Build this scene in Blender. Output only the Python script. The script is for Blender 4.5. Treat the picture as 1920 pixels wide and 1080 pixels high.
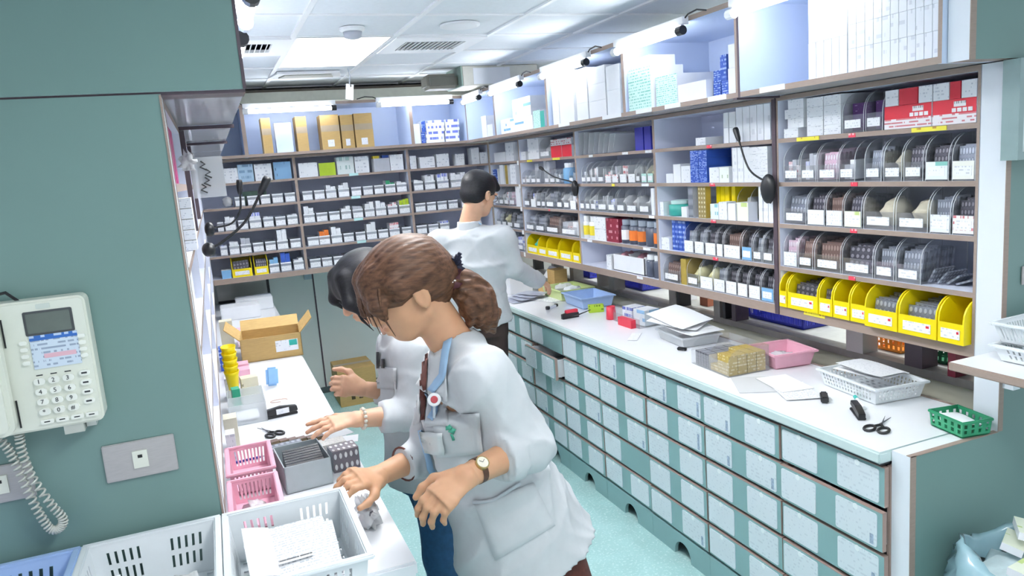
import bpy, bmesh, math, random
import numpy as np
from mathutils import Vector, Matrix, Euler
from mathutils.bvhtree import BVHTree

for o in list(bpy.data.objects): bpy.data.objects.remove(o)
S = bpy.context.scene
COL = S.collection
random.seed(7); np.random.seed(7)
PI = math.pi

# ------------------------------------------------------------------ camera
CAM = np.array([-1.75, -1.556, 1.809]); FPX = 1398.5
_ya, _pi, _ro = [math.radians(a) for a in (-21.276, -9.515, -4.494)]
FWD = np.array([-math.sin(_ya)*math.cos(_pi), math.cos(_ya)*math.cos(_pi), math.sin(_pi)])
_R = np.array([math.cos(_ya), math.sin(_ya), 0.0]); _U = np.cross(_R, FWD)
RGT = _R*math.cos(_ro)+_U*math.sin(_ro); UPV = -_R*math.sin(_ro)+_U*math.cos(_ro)
cd = bpy.data.cameras.new('camera'); cam = bpy.data.objects.new('camera', cd); COL.objects.link(cam)
cd.sensor_fit = 'HORIZONTAL'; cd.sensor_width = 36; cd.lens = FPX*36/1920; cd.clip_start = .02
cam.matrix_world = Matrix(((RGT[0], UPV[0], -FWD[0], CAM[0]), (RGT[1], UPV[1], -FWD[1], CAM[1]), (RGT[2], UPV[2], -FWD[2], CAM[2]), (0, 0, 0, 1)))
S.camera = cam
S.cycles.transparent_max_bounces = 40

# ------------------------------------------------------------------ world, exposure
W = bpy.data.worlds.new('world'); S.world = W; W.use_nodes = True
W.node_tree.nodes['Background'].inputs[0].default_value = (.86, .93, 1, 1)
W.node_tree.nodes['Background'].inputs[1].default_value = .95
S.view_settings.view_transform = 'Standard'; S.view_settings.look = 'None'
S.view_settings.gamma = 1; S.view_settings.use_curve_mapping = False
S.view_settings.exposure = 0.1
TUBE_E = 21.0; PANEL_E = 80.0      # emission of the tube lamps and of the ceiling lamps

# ------------------------------------------------------------------ pixel -> place helpers (1920 x 1080)
def ray(px): return FWD+RGT*(px[0]-960)/FPX-UPV*(px[1]-540)/FPX
def on(ax, val, px):
    i = 'xyz'.index(ax); d = ray(px); t = (val-CAM[i])/d[i]; return Vector(CAM+d*t)
def G(px, py, z=.88): return on('z', z, (px, py))
def project(p):
    v = np.array(p)-CAM; z = v@FWD
    return 960+FPX*(v@RGT)/z, 540-FPX*(v@UPV)/z
def y_at(px, x, z):              # y on the line (x, ., z) seen at pixel column px
    lo, hi = -.6, 6.0
    for _ in range(40):
        m = (lo+hi)/2
        if project((x, m, z))[0] > px: lo = m
        else: hi = m
    return lo
def x_at(px, y, z):
    lo, hi = -4.0, 3.0
    for _ in range(40):
        m = (lo+hi)/2
        if project((m, y, z))[0] < px: lo = m
        else: hi = m
    return lo

# ------------------------------------------------------------------ materials
def lin(h):
    h = h.lstrip('#'); c = [int(h[i:i+2], 16)/255 for i in (0, 2, 4)]
    return tuple((x/12.92 if x <= .04045 else ((x+.055)/1.055)**2.4) for x in c)
MATS = {}
def mat(name, hexc, rough=.5, metal=0, var=.04, scale=30, bump=0, spec=.5, emit=0, stretch=None, alpha=None):
    if name in MATS: return MATS[name]
    m = bpy.data.materials.new(name); m.use_nodes = True; MATS[name] = m
    nt = m.node_tree; b = nt.nodes['Principled BSDF']; c = lin(hexc)
    b.inputs['Roughness'].default_value = rough; b.inputs['Metallic'].default_value = metal
    b.inputs['Specular IOR Level'].default_value = spec
    tc = nt.nodes.new('ShaderNodeTexCoord'); mp = nt.nodes.new('ShaderNodeMapping'); nz = nt.nodes.new('ShaderNodeTexNoise')
    nz.inputs['Scale'].default_value = scale; nz.inputs['Detail'].default_value = 4
    if stretch: mp.inputs['Scale'].default_value = stretch
    nt.links.new(tc.outputs['Object'], mp.inputs[0]); nt.links.new(mp.outputs[0], nz.inputs[0])
    rp = nt.nodes.new('ShaderNodeValToRGB'); nt.links.new(nz.outputs['Fac'], rp.inputs[0])
    rp.color_ramp.elements[0].position = .3; rp.color_ramp.elements[1].position = .7
    rp.color_ramp.elements[0].color = tuple(max(0, x*(1-var)) for x in c)+(1,)
    rp.color_ramp.elements[1].color = tuple(min(1, x*(1+var)) for x in c)+(1,)
    nt.links.new(rp.outputs[0], b.inputs['Base Color'])
    if bump:
        bp = nt.nodes.new('ShaderNodeBump'); bp.inputs['Strength'].default_value = bump; bp.inputs['Distance'].default_value = .01
        nt.links.new(nz.outputs['Fac'], bp.inputs['Height']); nt.links.new(bp.outputs[0], b.inputs['Normal'])
    if emit:
        b.inputs['Emission Color'].default_value = c+(1,); b.inputs['Emission Strength'].default_value = emit
    if alpha is not None: b.inputs['Alpha'].default_value = alpha
    return m
def clear_mat(name, hexc, body=.12, gloss=.12, rough=.12):
    # clear plastic sheet: mostly transparent, a little milky, with a sheen
    if name in MATS: return MATS[name]
    m = bpy.data.materials.new(name); m.use_nodes = True; MATS[name] = m; nt = m.node_tree; nt.nodes.clear()
    out = nt.nodes.new('ShaderNodeOutputMaterial'); t = nt.nodes.new('ShaderNodeBsdfTransparent'); g = nt.nodes.new('ShaderNodeBsdfGlossy')
    d = nt.nodes.new('ShaderNodeBsdfDiffuse'); a = nt.nodes.new('ShaderNodeMixShader'); b = nt.nodes.new('ShaderNodeMixShader')
    fr = nt.nodes.new('ShaderNodeLayerWeight'); fr.inputs[0].default_value = .35
    mr = nt.nodes.new('ShaderNodeMapRange'); mr.inputs['To Min'].default_value = gloss*.4; mr.inputs['To Max'].default_value = min(1, gloss*4)
    c = lin(hexc)+(1,)
    t.inputs[0].default_value = tuple(.96+.04*x for x in c[:3])+(1,); d.inputs[0].default_value = c; g.inputs['Roughness'].default_value = rough
    a.inputs[0].default_value = body
    nt.links.new(t.outputs[0], a.inputs[1]); nt.links.new(d.outputs[0], a.inputs[2])
    nt.links.new(fr.outputs['Fresnel'], mr.inputs[0]); nt.links.new(mr.outputs[0], b.inputs[0])
    nt.links.new(a.outputs[0], b.inputs[1]); nt.links.new(g.outputs[0], b.inputs[2]); nt.links.new(b.outputs[0], out.inputs[0])
    return m
def print_mat(name, paper='', ink='', rows=9, dens=.5, rough=.5, cells=14, gen=True, fade=.75):
    # rows of small unreadable print on paper or card (flat print)
    if name in MATS: return MATS[name]
    m = bpy.data.materials.new(name); m.use_nodes = True; MATS[name] = m; nt = m.node_tree; b = nt.nodes['Principled BSDF']
    b.inputs['Roughness'].default_value = rough
    tc = nt.nodes.new('ShaderNodeTexCoord'); mp = nt.nodes.new('ShaderNodeMapping'); mp.vector_type = 'POINT'
    nt.links.new(tc.outputs['UV'], mp.inputs[0])
    mp.inputs['Scale'].default_value = (cells, rows, 1)
    sp = nt.nodes.new('ShaderNodeSeparateXYZ'); nt.links.new(mp.outputs[0], sp.inputs[0])
    fr = nt.nodes.new('ShaderNodeMath'); fr.operation = 'FRACT'; nt.links.new(sp.outputs[1], fr.inputs[0])
    gt = nt.nodes.new('ShaderNodeMath'); gt.operation = 'GREATER_THAN'; gt.inputs[1].default_value = .55; nt.links.new(fr.outputs[0], gt.inputs[0])
    fl = nt.nodes.new('ShaderNodeMath'); fl.operation = 'FLOOR'; nt.links.new(sp.outputs[1], fl.inputs[0])
    cb = nt.nodes.new('ShaderNodeCombineXYZ'); nt.links.new(sp.outputs[0], cb.inputs[0]); 
    ml = nt.nodes.new('ShaderNodeMath'); ml.operation = 'MULTIPLY'; ml.inputs[1].default_value = 7.31; nt.links.new(fl.outputs[0], ml.inputs[0]); nt.links.new(ml.outputs[0], cb.inputs[1])
    oi = nt.nodes.new('ShaderNodeObjectInfo'); m2 = nt.nodes.new('ShaderNodeMath'); m2.operation = 'MULTIPLY'; m2.inputs[1].default_value = 50; nt.links.new(oi.outputs['Random'], m2.inputs[0]); nt.links.new(m2.outputs[0], cb.inputs[2])
    nz = nt.nodes.new('ShaderNodeTexNoise'); nz.inputs['Scale'].default_value = 1.0; nz.inputs['Detail'].default_value = 3; nt.links.new(cb.outputs[0], nz.inputs[0])
    g2 = nt.nodes.new('ShaderNodeMath'); g2.operation = 'GREATER_THAN'; g2.inputs[1].default_value = 1-dens; nt.links.new(nz.outputs['Fac'], g2.inputs[0])
    mu = nt.nodes.new('ShaderNodeMath'); mu.operation = 'MULTIPLY'; nt.links.new(gt.outputs[0], mu.inputs[0]); nt.links.new(g2.outputs[0], mu.inputs[1])
    m3 = nt.nodes.new('ShaderNodeMath'); m3.operation = 'MULTIPLY'; m3.inputs[1].default_value = fade; nt.links.new(mu.outputs[0], m3.inputs[0])
    mx = nt.nodes.new('ShaderNodeMix'); mx.data_type = 'RGBA'; mx.inputs['A'].default_value = lin(paper)+(1,); mx.inputs['B'].default_value = lin(ink)+(1,)
    nt.links.new(m3.outputs[0], mx.inputs['Factor']); nt.links.new(mx.outputs['Result'], b.inputs['Base Color'])
    return m
def dots_mat(name, base, dot, n=(6, 3), r=.36, metal=.6, rough=.3):
    # foil blister sheet: rows of round pockets over the UV square
    if name in MATS: return MATS[name]
    m = bpy.data.materials.new(name); m.use_nodes = True; MATS[name] = m; nt = m.node_tree; b = nt.nodes['Principled BSDF']
    b.inputs['Roughness'].default_value = rough; b.inputs['Metallic'].default_value = metal
    tc = nt.nodes.new('ShaderNodeTexCoord'); mp = nt.nodes.new('ShaderNodeMapping'); nt.links.new(tc.outputs['UV'], mp.inputs[0]); mp.inputs['Scale'].default_value = (n[0], n[1], 1)
    f = nt.nodes.new('ShaderNodeVectorMath'); f.operation = 'FRACTION'; nt.links.new(mp.outputs[0], f.inputs[0])
    d = nt.nodes.new('ShaderNodeVectorMath'); d.operation = 'DISTANCE'; d.inputs[1].default_value = (.5, .5, 0); nt.links.new(f.outputs[0], d.inputs[0])
    lt = nt.nodes.new('ShaderNodeMapRange'); lt.inputs['From Min'].default_value = r; lt.inputs['From Max'].default_value = r*.8; nt.links.new(d.outputs['Value'], lt.inputs[0])
    mx = nt.nodes.new('ShaderNodeMix'); mx.data_type = 'RGBA'; mx.inputs['A'].default_value = lin(base)+(1,); mx.inputs['B'].default_value = lin(dot)+(1,)
    nt.links.new(lt.outputs[0], mx.inputs['Factor']); nt.links.new(mx.outputs['Result'], b.inputs['Base Color'])
    bp = nt.nodes.new('ShaderNodeBump'); bp.inputs['Strength'].default_value = .8; bp.inputs['Distance'].default_value = .003; nt.links.new(lt.outputs[0], bp.inputs['Height']); nt.links.new(bp.outputs[0], b.inputs['Normal'])
    return m

# ------------------------------------------------------------------ mesh builder
class MB:
    def __init__(s): s.v = []; s.f = []; s.m = []; s.uv = []; s.slots = []
    def slot(s, m):
        if m not in s.slots: s.slots.append(m)
        return s.slots.index(m)
    def face(s, pts, m, uv=None):
        n = len(s.v); s.v += [tuple(p) for p in pts]; s.f.append(tuple(range(n, n+len(pts)))); s.m.append(s.slot(m))
        s.uv.append(uv or ([(0, 0), (1, 0), (1, 1), (0, 1)] if len(pts) == 4 else [(0, 0)]*len(pts)))
    def mesh(s, V, F, m):
        n = len(s.v); s.v += [tuple(p) for p in V]; k = s.slot(m)
        for f in F:
            s.f.append(tuple(i+n for i in f)); s.m.append(k); s.uv.append([(0, 0), (1, 0), (1, 1), (0, 1)] if len(f) == 4 else [(0, 0)]*len(f))
    def box(s, x0, x1, y0, y1, z0, z1, m, faces=None):
        # faces: dict of other materials for '-x','+x','-y','+y','-z','+z'
        faces = faces or {}
        P = lambda *a: a
        q = {'-x': [(x0, y1, z0), (x0, y0, z0), (x0, y0, z1), (x0, y1, z1)], '+x': [(x1, y0, z0), (x1, y1, z0), (x1, y1, z1), (x1, y0, z1)],
             '-y': [(x0, y0, z0), (x1, y0, z0), (x1, y0, z1), (x0, y0, z1)], '+y': [(x1, y1, z0), (x0, y1, z0), (x0, y1, z1), (x1, y1, z1)],
             '-z': [(x0, y1, z0), (x1, y1, z0), (x1, y0, z0), (x0, y0, z0)], '+z': [(x0, y0, z1), (x1, y0, z1), (x1, y1, z1), (x0, y1, z1)]}
        for k, p in q.items(): s.face(p, faces.get(k, m))
        return s
    def obox(s, c, size, rot, m, faces=None):
        # oriented box, rot = Euler tuple
        t = MB(); a, b, d = [x/2 for x in size]; t.box(-a, a, -b, b, -d, d, m, faces)
        R = Euler(rot).to_matrix(); n = len(s.v); s.v += [tuple(R @ Vector(p)+Vector(c)) for p in t.v]
        for f, k, u in zip(t.f, t.m, t.uv): s.f.append(tuple(i+n for i in f)); s.m.append(s.slot(t.slots[k])); s.uv.append(u)
        return s
    def prism(s, poly, lift, m, caps=True):
        # poly: list of 3d points (ordered), lift: extrusion vector
        L = Vector(lift); a = [Vector(p) for p in poly]; b = [p+L for p in a]; n = len(a)
        for i in range(n): s.face([a[i], a[(i+1) % n], b[(i+1) % n], b[i]], m)
        if caps: s.face(a[::-1], m); s.face(b, m)
        return s
    def tube(s, path, r, m, n=8, caps=True):
        P = [Vector(p) for p in path]; rr = r if isinstance(r, (list, tuple)) else [r]*len(P)
        rings = []; prev = None
        for i, p in enumerate(P):
            t = (P[min(i+1, len(P)-1)]-P[max(i-1, 0)]).normalized()
            if prev is None: u = t.orthogonal().normalized()
            else: u = (prev-t*prev.dot(t)).normalized()
            prev = u; w = t.cross(u)
            rings.append([p+(u*math.cos(2*PI*k/n)+w*math.sin(2*PI*k/n))*rr[i] for k in range(n)])
        V = [q for R in rings for q in R]; F = []
        for i in range(len(P)-1):
            for k in range(n): F.append((i*n+k, i*n+(k+1) % n, (i+1)*n+(k+1) % n, (i+1)*n+k))
        if caps: F.append(tuple(range(n))[::-1]); F.append(tuple(range((len(P)-1)*n, len(P)*n)))
        s.mesh(V, F, m); return s
    def lathe(s, prof, m, c=(0, 0, 0), n=16, axis='z', cap=True):
        # prof: list of (r, h)
        V = []; F = []
        for r, h in prof:
            for k in range(n):
                a = 2*PI*k/n; x, y = r*math.cos(a), r*math.sin(a)
                V.append({'z': (x, y, h), 'x': (h, x, y), 'y': (y, h, x)}[axis])
        V = [tuple(Vector(v)+Vector(c)) for v in V]
        for i in range(len(prof)-1):
            for k in range(n): F.append((i*n+k, i*n+(k+1) % n, (i+1)*n+(k+1) % n, (i+1)*n+k))
        if cap: F.append(tuple(range(n))[::-1]); F.append(tuple(range((len(prof)-1)*n, len(prof)*n)))
        s.mesh(V, F, m); return s
    def build(s, name, parent=None, loc=(0, 0, 0), rot=(0, 0, 0), smooth=False, bevel=0):
        me = bpy.data.meshes.new(name); me.from_pydata(s.v, [], s.f)
        for m in s.slots: me.materials.append(m)
        me.polygons.foreach_set('material_index', s.m)
        uv = me.uv_layers.new(name='UVMap'); uv.data.foreach_set('uv', [c for f in s.uv for p in f for c in p])
        if smooth: me.polygons.foreach_set('use_smooth', [True]*len(s.f))
        me.update()
        o = bpy.data.objects.new(name, me); COL.objects.link(o); o.location = loc; o.rotation_euler = rot
        if parent: o.parent = parent
        if bevel:
            bm = bmesh.new(); bm.from_mesh(me); bmesh.ops.remove_doubles(bm, verts=bm.verts, dist=1e-5)
            bmesh.ops.bevel(bm, geom=[e for e in bm.edges if len(e.link_faces) == 2 and e.calc_face_angle(0) > .5], offset=bevel, segments=2, affect='EDGES', clamp_overlap=True)
            bm.to_mesh(me); bm.free()
        return o
def tag(o, label, cat, group=None):
    o['label'] = label; o['category'] = cat
    if group: o['group'] = group
    return o
def thing(name, label, cat, loc=(0, 0, 0), rz=0, group=None):
    o = bpy.data.objects.new(name, None); COL.objects.link(o); o.location = loc; o.rotation_euler = (0, 0, rz); o.empty_display_size = .05
    return tag(o, label, cat, group)
def struct(name, mb, **k):
    o = mb.build(name, **k); o['kind'] = 'structure'; return o
def BX(*a, **k): return MB().box(*a, **k)
def text(body, size, m, name, parent=None, matrix=None, depth=.0004):
    cu = bpy.data.curves.new(name, 'FONT'); cu.body = body; cu.size = size; cu.align_x = 'CENTER'; cu.align_y = 'CENTER'; cu.extrude = depth; cu.resolution_u = 2
    t = bpy.data.objects.new(name, cu); COL.objects.link(t); bpy.context.view_layer.update()
    me = bpy.data.meshes.new_from_object(t.evaluated_get(bpy.context.evaluated_depsgraph_get()))
    bpy.data.objects.remove(t); bpy.data.curves.remove(cu)
    me.materials.clear(); me.materials.append(m); o = bpy.data.objects.new(name, me); COL.objects.link(o)
    if parent: o.parent = parent
    if matrix is not None: o.matrix_local = matrix
    return o
ORD = ['first', 'second', 'third', 'fourth', 'fifth', 'sixth', 'seventh', 'eighth', 'ninth', 'tenth', 'eleventh', 'twelfth', 'thirteenth', 'fourteenth']

# ------------------------------------------------------------------ the materials of the place
teal = mat('teal_laminate', '#86aaab', .42, var=.03, scale=6)
tealp = mat('teal_panel', '#6f8d89', .42, var=.03, scale=3)
white = mat('white_laminate', '#e6ebf2', .3, var=.015, scale=5)
worktop = mat('worktop_white', '#f2f4f8', .25, var=.012, scale=8)
edgew = mat('worktop_edge', '#cfe0df', .3, var=.02)
brown = mat('brown_edging', '#9c8a80', .5, var=.06, scale=40, stretch=(1, 1, 8))
dbrown = mat('dark_edging', '#4b3f48', .45, var=.08, scale=30)
inner = mat('lavender_board', '#e6eaf9', .4, var=.02, scale=8)
innerb = mat('shelf_back_board', '#dde3f7', .45, var=.03, scale=8)
cabin = mat('pale_blue_board', '#d3e0f7', .4, var=.015, scale=6)
black = mat('black_plastic', '#17181d', .4, var=.15)
steel = mat('brushed_steel', '#b4b2b2', .4, metal=.35, var=.05, scale=60, stretch=(1, 1, 12))
cream = mat('cream_plastic', '#dfe2d6', .35, var=.02)
paper = mat('white_paper', '#f3f4f6', .7, var=.012, scale=20)
card = mat('cardboard', '#b99a62', .75, var=.07, scale=25, stretch=(1, 1, 6))
carddk = mat('cardboard_inside', '#a98c5a', .8, var=.08, scale=25)
wht = mat('white_carton', '#eef0f4', .55, var=.02, scale=15)
gry = mat('grey_carton', '#b9bcc6', .55, var=.05)
clr = clear_mat('clear_plastic', '#eef4fa', .035, .08)
clr2 = clear_mat('clear_plastic_milky', '#f4f8fc', .32, .08, .2)
film = clear_mat('plastic_film', '#f8fafc', .58, .10, .3)
lbl = print_mat('shelf_label', '#f6f7fb', '#5b6270', rows=3, dens=.45, cells=9, fade=.3)
yellow = mat('yellow_plastic', '#f2d90c', .35, var=.03)
green = mat('green_plastic', '#2b8f66', .4, var=.05)
blue = mat('blue_plastic', '#a9c4ec', .38, var=.03)
navy = mat('navy_plastic', '#1b2390', .4, var=.05)
pink = mat('pink_plastic', '#eab2c4', .4, var=.03)
milky = mat('milky_plastic', '#e6ebee', .38, var=.02)
lime = mat('lime_plastic', '#c9d896', .4, var=.04)
red = mat('red_print', '#cc2739', .5, var=.04)
dred = mat('dark_red_print', '#7d1d33', .5, var=.08)
purple = mat('purple_print', '#57306f', .5, var=.06)
mag = mat('magenta_print', '#b0206e', .5, var=.05)
bluep = mat('blue_print', '#2a52ad', .5, var=.05)
skyb = mat('sky_blue_print', '#7fb2dc', .5, var=.05)
tealg = mat('teal_print', '#2aa79b', .5, var=.05)
limeg = mat('lime_print', '#a9c321', .5, var=.06)
orange = mat('orange_print', '#e0762b', .5, var=.05)
yel = mat('yellow_print', '#e8d43b', .5, var=.05)
gold = mat('gold_print', '#b59c49', .4, var=.08, metal=.2)
foil = dots_mat('foil_blister', '#8d929d', '#c7ccd6', (6, 3), .36)
foild = dots_mat('dark_blister', '#4d4c55', '#8a8790', (5, 4), .34, .4)
foilb = dots_mat('brown_blister', '#77605a', '#a48d84', (7, 3), .34, .3)
foilp = dots_mat('pink_blister', '#d7b7c9', '#f0e7ef', (6, 3), .36, .2)
foilg = dots_mat('gold_blister', '#a99661', '#e5dcb8', (3, 7), .3, .4)
pillw = dots_mat('white_pill_card', '#777079', '#f2f1f3', (5, 2), .3, .1, .5)
prw = print_mat('printed_white_box', '#eef0f5', '#6a7694', rows=5, dens=.42, cells=6, fade=.35)
prr = print_mat('printed_red_white_box', '#f2eef0', '#c23a4a', rows=3, dens=.5, cells=6, fade=.8)
prp = print_mat('printed_purple_box', '#57306f', '#b79acc', rows=5, dens=.36, cells=4, fade=.6)
prb = print_mat('printed_blue_white_box', '#f0f3fb', '#3f55c4', rows=2, dens=.52, cells=5, fade=.85)
prbl = print_mat('printed_blue_box', '#2a4fa8', '#b7cdf5', rows=6, dens=.5, cells=4, fade=.8)
prk = print_mat('printed_sheet', '#f4f5f8', '#7d8796', rows=24, dens=.5, cells=30, fade=.55)
prk2 = print_mat('faint_printed_sheet', '#f4f5f8', '#8d97a6', rows=20, dens=.45, cells=24, fade=.25)
prg = print_mat('green_dotted_box', '#cfeee6', '#4fb3a2', rows=14, dens=.5, cells=22, fade=.8)
card_plain = print_mat('drawer_card_print', '#dbe4ea', '#8e9fb0', rows=9, dens=.42, cells=14, fade=.2)
def lump(rx, ry, rz, m, seed=0, amp=.25, nu=14, nv=9, sq=1.0):
    R = np.random.RandomState(seed); ph = R.rand(6, 3)*6; mb = MB(); V = []; F = []
    for i in range(nv+1):
        for j in range(nu):
            th = PI*i/nv; f = 2*PI*j/nu; v = np.array([math.sin(th)*math.cos(f), math.sin(th)*math.sin(f), math.cos(th)])
            k = 1+amp*sum(math.sin(3.1*v@np.array(q)+q[0]*3) for q in ph)/3
            V.append((v[0]*rx*k, v[1]*ry*k, max(-rz, v[2]*rz*k)+rz))
    for i in range(nv):
        for j in range(nu): F.append((i*nu+j, (i+1)*nu+j, (i+1)*nu+(j+1) % nu, i*nu+(j+1) % nu))
    mb.mesh(V, F, m); return mb
# ================================================================== SETTING
XS, YB, XL = .388, 4.217, -1.81
SZ = [1.82, 1.647, 1.479, 1.304, 1.137]; ZU = 1.988; ZT = 2.35; ZC = 2.5
def floor_mat():
    m = mat('aqua_vinyl_floor', '#a9cfcd', .22, var=.05, scale=9)
    nt = m.node_tree; b = nt.nodes['Principled BSDF']; nz = nt.nodes.new('ShaderNodeTexNoise'); nz.inputs['Scale'].default_value = 90; nz.inputs['Detail'].default_value = 2
    tc = [n for n in nt.nodes if n.type == 'TEX_COORD'][0]; nt.links.new(tc.outputs['Object'], nz.inputs[0])
    r = nt.nodes.new('ShaderNodeValToRGB'); r.color_ramp.elements[0].position = .55; r.color_ramp.elements[1].position = .68; nt.links.new(nz.outputs['Fac'], r.inputs[0])
    mx = nt.nodes.new('ShaderNodeMix'); mx.data_type = 'RGBA'; src = b.inputs['Base Color'].links[0].from_socket
    nt.links.new(src, mx.inputs['A']); mx.inputs['B'].default_value = lin('#d9efec')+(1,)
    ml = nt.nodes.new('ShaderNodeMath'); ml.operation = 'MULTIPLY'; ml.inputs[1].default_value = .6; nt.links.new(r.outputs[0], ml.inputs[0]); nt.links.new(ml.outputs[0], mx.inputs['Factor'])
    nt.links.new(mx.outputs['Result'], b.inputs['Base Color']); return m
struct('floor', BX(-3.2, 2.6, -3.2, 5, -.05, 0, floor_mat()))
wallm = mat('grey_green_wall', '#e2e7e3', .55, var=.02, scale=4)
struct('wall_back', BX(-3.2, 2.6, 4.79, 4.95, 0, 2.6, wallm))
struct('wall_left', BX(-2.35, -2.25, .08, 4.79, 0, 2.6, wallm))
offw = mat('cream_wall', '#d6d4c2', .6, var=.03, scale=4)
struct('wall_right', BX(1.75, 1.85, -.05, 4.79, 0, 2.6, offw))
# seam between two door leaves of the back wall
sm = struct('trim_1', BX(-1.055, -1.043, 4.782, 4.79, .02, 1.12, dbrown))
struct('baseboard_back', BX(-1.4, 0, 4.775, 4.79, 0, .05, mat('dark_skirting', '#4b585a', .6)))
lv = BX(-1.12, -1.06, 4.745, 4.79, .99, 1.12, mat('steel_latch', '#9fb2bb', .35, metal=.3)); struct('trim_2', lv)
# ceiling: tiles and bars
ctile = mat('ceiling_tile', '#e9edf1', .8, var=.02, scale=40)
cbar = mat('ceiling_bar', '#f2f3f4', .4, var=.01)
ceil = struct('ceiling', BX(-3.2, 2.6, -3.2, 4.95, ZC+.08, ZC+.14, mat('ceiling_void', '#8a8f92', .9)))
GXs = [-1.27+.515*k for k in range(-2, 7)]; GYs = [2.37+.515*k for k in range(-9, 5)]
LAMPS = [(2, 9), (2, 5), (2, 1), (6, 9), (6, 5)]     # two-cell lamp starts (ix, iy); all but the first added unseen for light
VENT = (3, 9)
used = {VENT, (1, 9)}
for ix, iy in LAMPS: used |= {(ix, iy), (ix, iy+1)}
tm = None; n = 0
for ix in range(len(GXs)-1):
    for iy in range(len(GYs)-1):
        if (ix, iy) in used: continue
        if tm is None:
            o = BX(.010, .505, .010, .505, 0, .012, ctile).build('ceiling_tile', ceil, (GXs[ix], GYs[iy], ZC+.003)); tm = o.data
        else:
            o = bpy.data.objects.new('ceiling_tile', tm); COL.objects.link(o); o.parent = ceil; o.location = (GXs[ix], GYs[iy], ZC+.003)
BX(-2.3, 1.75, 4.49, 4.79, 0, .02, ctile).build('ceiling_tile', ceil, (0, 0, ZC+.003))
BX(-2.3, -2.29, -2.3, 4.5, 0, .02, ctile).build('ceiling_tile', ceil, (0, 0, ZC+.003))
for gx in GXs: BX(gx-.012, gx+.012, -2.3, 4.6, ZC-.006, ZC+.006, cbar).build('ceiling_bar', ceil)
for gy in GYs: BX(-2.3, 1.75, gy-.009, gy+.009, ZC-.004, ZC+.005, cbar).build('ceiling_bar', ceil)
glow = mat('lamp_glow', '#fdfeff', .5, var=0, emit=PANEL_E)
def ceiling_lamp(ix, iy, label, blades=True):
    x0, y0 = GXs[ix]+.012, GYs[iy]+.01; w, l = .491, 1.01
    t = thing('ceiling_lamp', label, 'ceiling lamp', (x0+w/2, y0+l/2, ZC), group='recessed louvre lamps')
    MB().box(-w/2, w/2, -l/2, l/2, .07, .078, cbar).build('housing', t)
    for k in range(3):
        MB().lathe([(.016, -l/2+.03), (.016, l/2-.03)], glow, ((k-1)*.15, 0, .042), 10, 'y').build('tube', t)
    fr = MB()
    for sx in (-1, 1): fr.box(sx*w/2-.01, sx*w/2+.01, -l/2, l/2, -.004, .07, cbar)
    for sy in (-1, 1): fr.box(-w/2+.01, w/2-.01, sy*l/2-.01, sy*l/2+.01, -.004, .07, cbar)
    fr.build('frame', t)
    lm = mat('louvre_white', '#f4f5f6', .3, var=0)
    for k in range(1, 3): BX(-w/2+k*w/3-.002, -w/2+k*w/3+.002, -l/2, l/2, 0, .02, lm).build('louvre_rail', t)
    b0 = None
    for k in range(1, 16):
        y = -l/2+k*l/16
        if b0 is None: b0 = BX(-w/2, w/2, -.0015, .0015, 0, .02, lm).build('louvre_blade', t, (0, y, 0))
        else:
            c = b0.copy(); COL.objects.link(c); c.parent = t; c.location = (0, y, 0)
for (ix, iy), lb in zip(LAMPS, ['recessed louvre lamp in the ceiling above the aisle, nearest the back wall', 'added unseen ceiling lamp over the middle of the aisle',
        'added unseen ceiling lamp in front of the left partition', 'added unseen ceiling lamp behind the right shelves, far one', 'added unseen ceiling lamp behind the right shelves, near one']): ceiling_lamp(ix, iy, lb)
# ventilation grilles and ceiling details
def grille(cx, cy, w, l, label, slots=True):
    t = thing('ceiling_vent', label, 'vent', (cx, cy, ZC))
    dk = mat('vent_dark', '#55595e', .6)
    BX(-w/2, w/2, -l/2, l/2, .03, .04, dk).build('backing', t)
    f = MB()
    for sx in (-1, 1): f.box(sx*(w/2-.04)-.04, sx*(w/2-.04)+.04, -l/2, l/2, -.012, .004, cbar)
    for sy in (-1, 1): f.box(-w/2+.08, w/2-.08, sy*(l/2-.06)-.06, sy*(l/2-.06)+.06, -.012, .004, cbar)
    f.build('frame', t)
    k = -w/2+.09
    while k < w/2-.08:
        MB().obox((k, 0, -.002), (.004, l-.22, .03), (0, .5, 0), cbar).build('slat', t); k += .026
    return t
grille(GXs[3]+.2575, GYs[9]+.2575, .5, .5, 'square white air vent with dark slats, right of the louvre lamp')
grille(GXs[1]+.2575, GYs[9]+.2575, .5, .5, 'square air vent at the left edge of the ceiling')
p = G(575, 137, ZC); t = thing('air_outlet', 'grey trapezoid air outlet in the ceiling behind the louvre lamp', 'vent', (p.x, p.y, ZC))
MB().prism([(-.2, -.10, -.001), (.2, -.10, -.001), (.24, .10, -.001), (-.24, .10, -.001)], (0, 0, -.015), cbar).build('frame', t)
MB().prism([(-.15, -.06, -.016), (.15, -.06, -.016), (.18, .06, -.016), (-.18, .06, -.016)], (0, 0, -.008), mat('outlet_grey', '#b3b3a8', .6)).build('flap', t)
p = G(660, 52, ZC); t = thing('smoke_detector', 'round grey smoke detector on the ceiling before the louvre lamp', 'smoke detector', (p.x, p.y, ZC))
MB().lathe([(.06, 0), (.06, -.012), (.05, -.02)], cbar, n=20).build('base', t); MB().lathe([(.045, -.02), (.04, -.045), (.02, -.052)], gry, n=20).build('sensor', t, smooth=True)
p = G(862, 46, ZC); t = thing('ceiling_speaker', 'flat white ring in the ceiling right of the smoke detector', 'ceiling speaker', (p.x, p.y, ZC))
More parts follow.
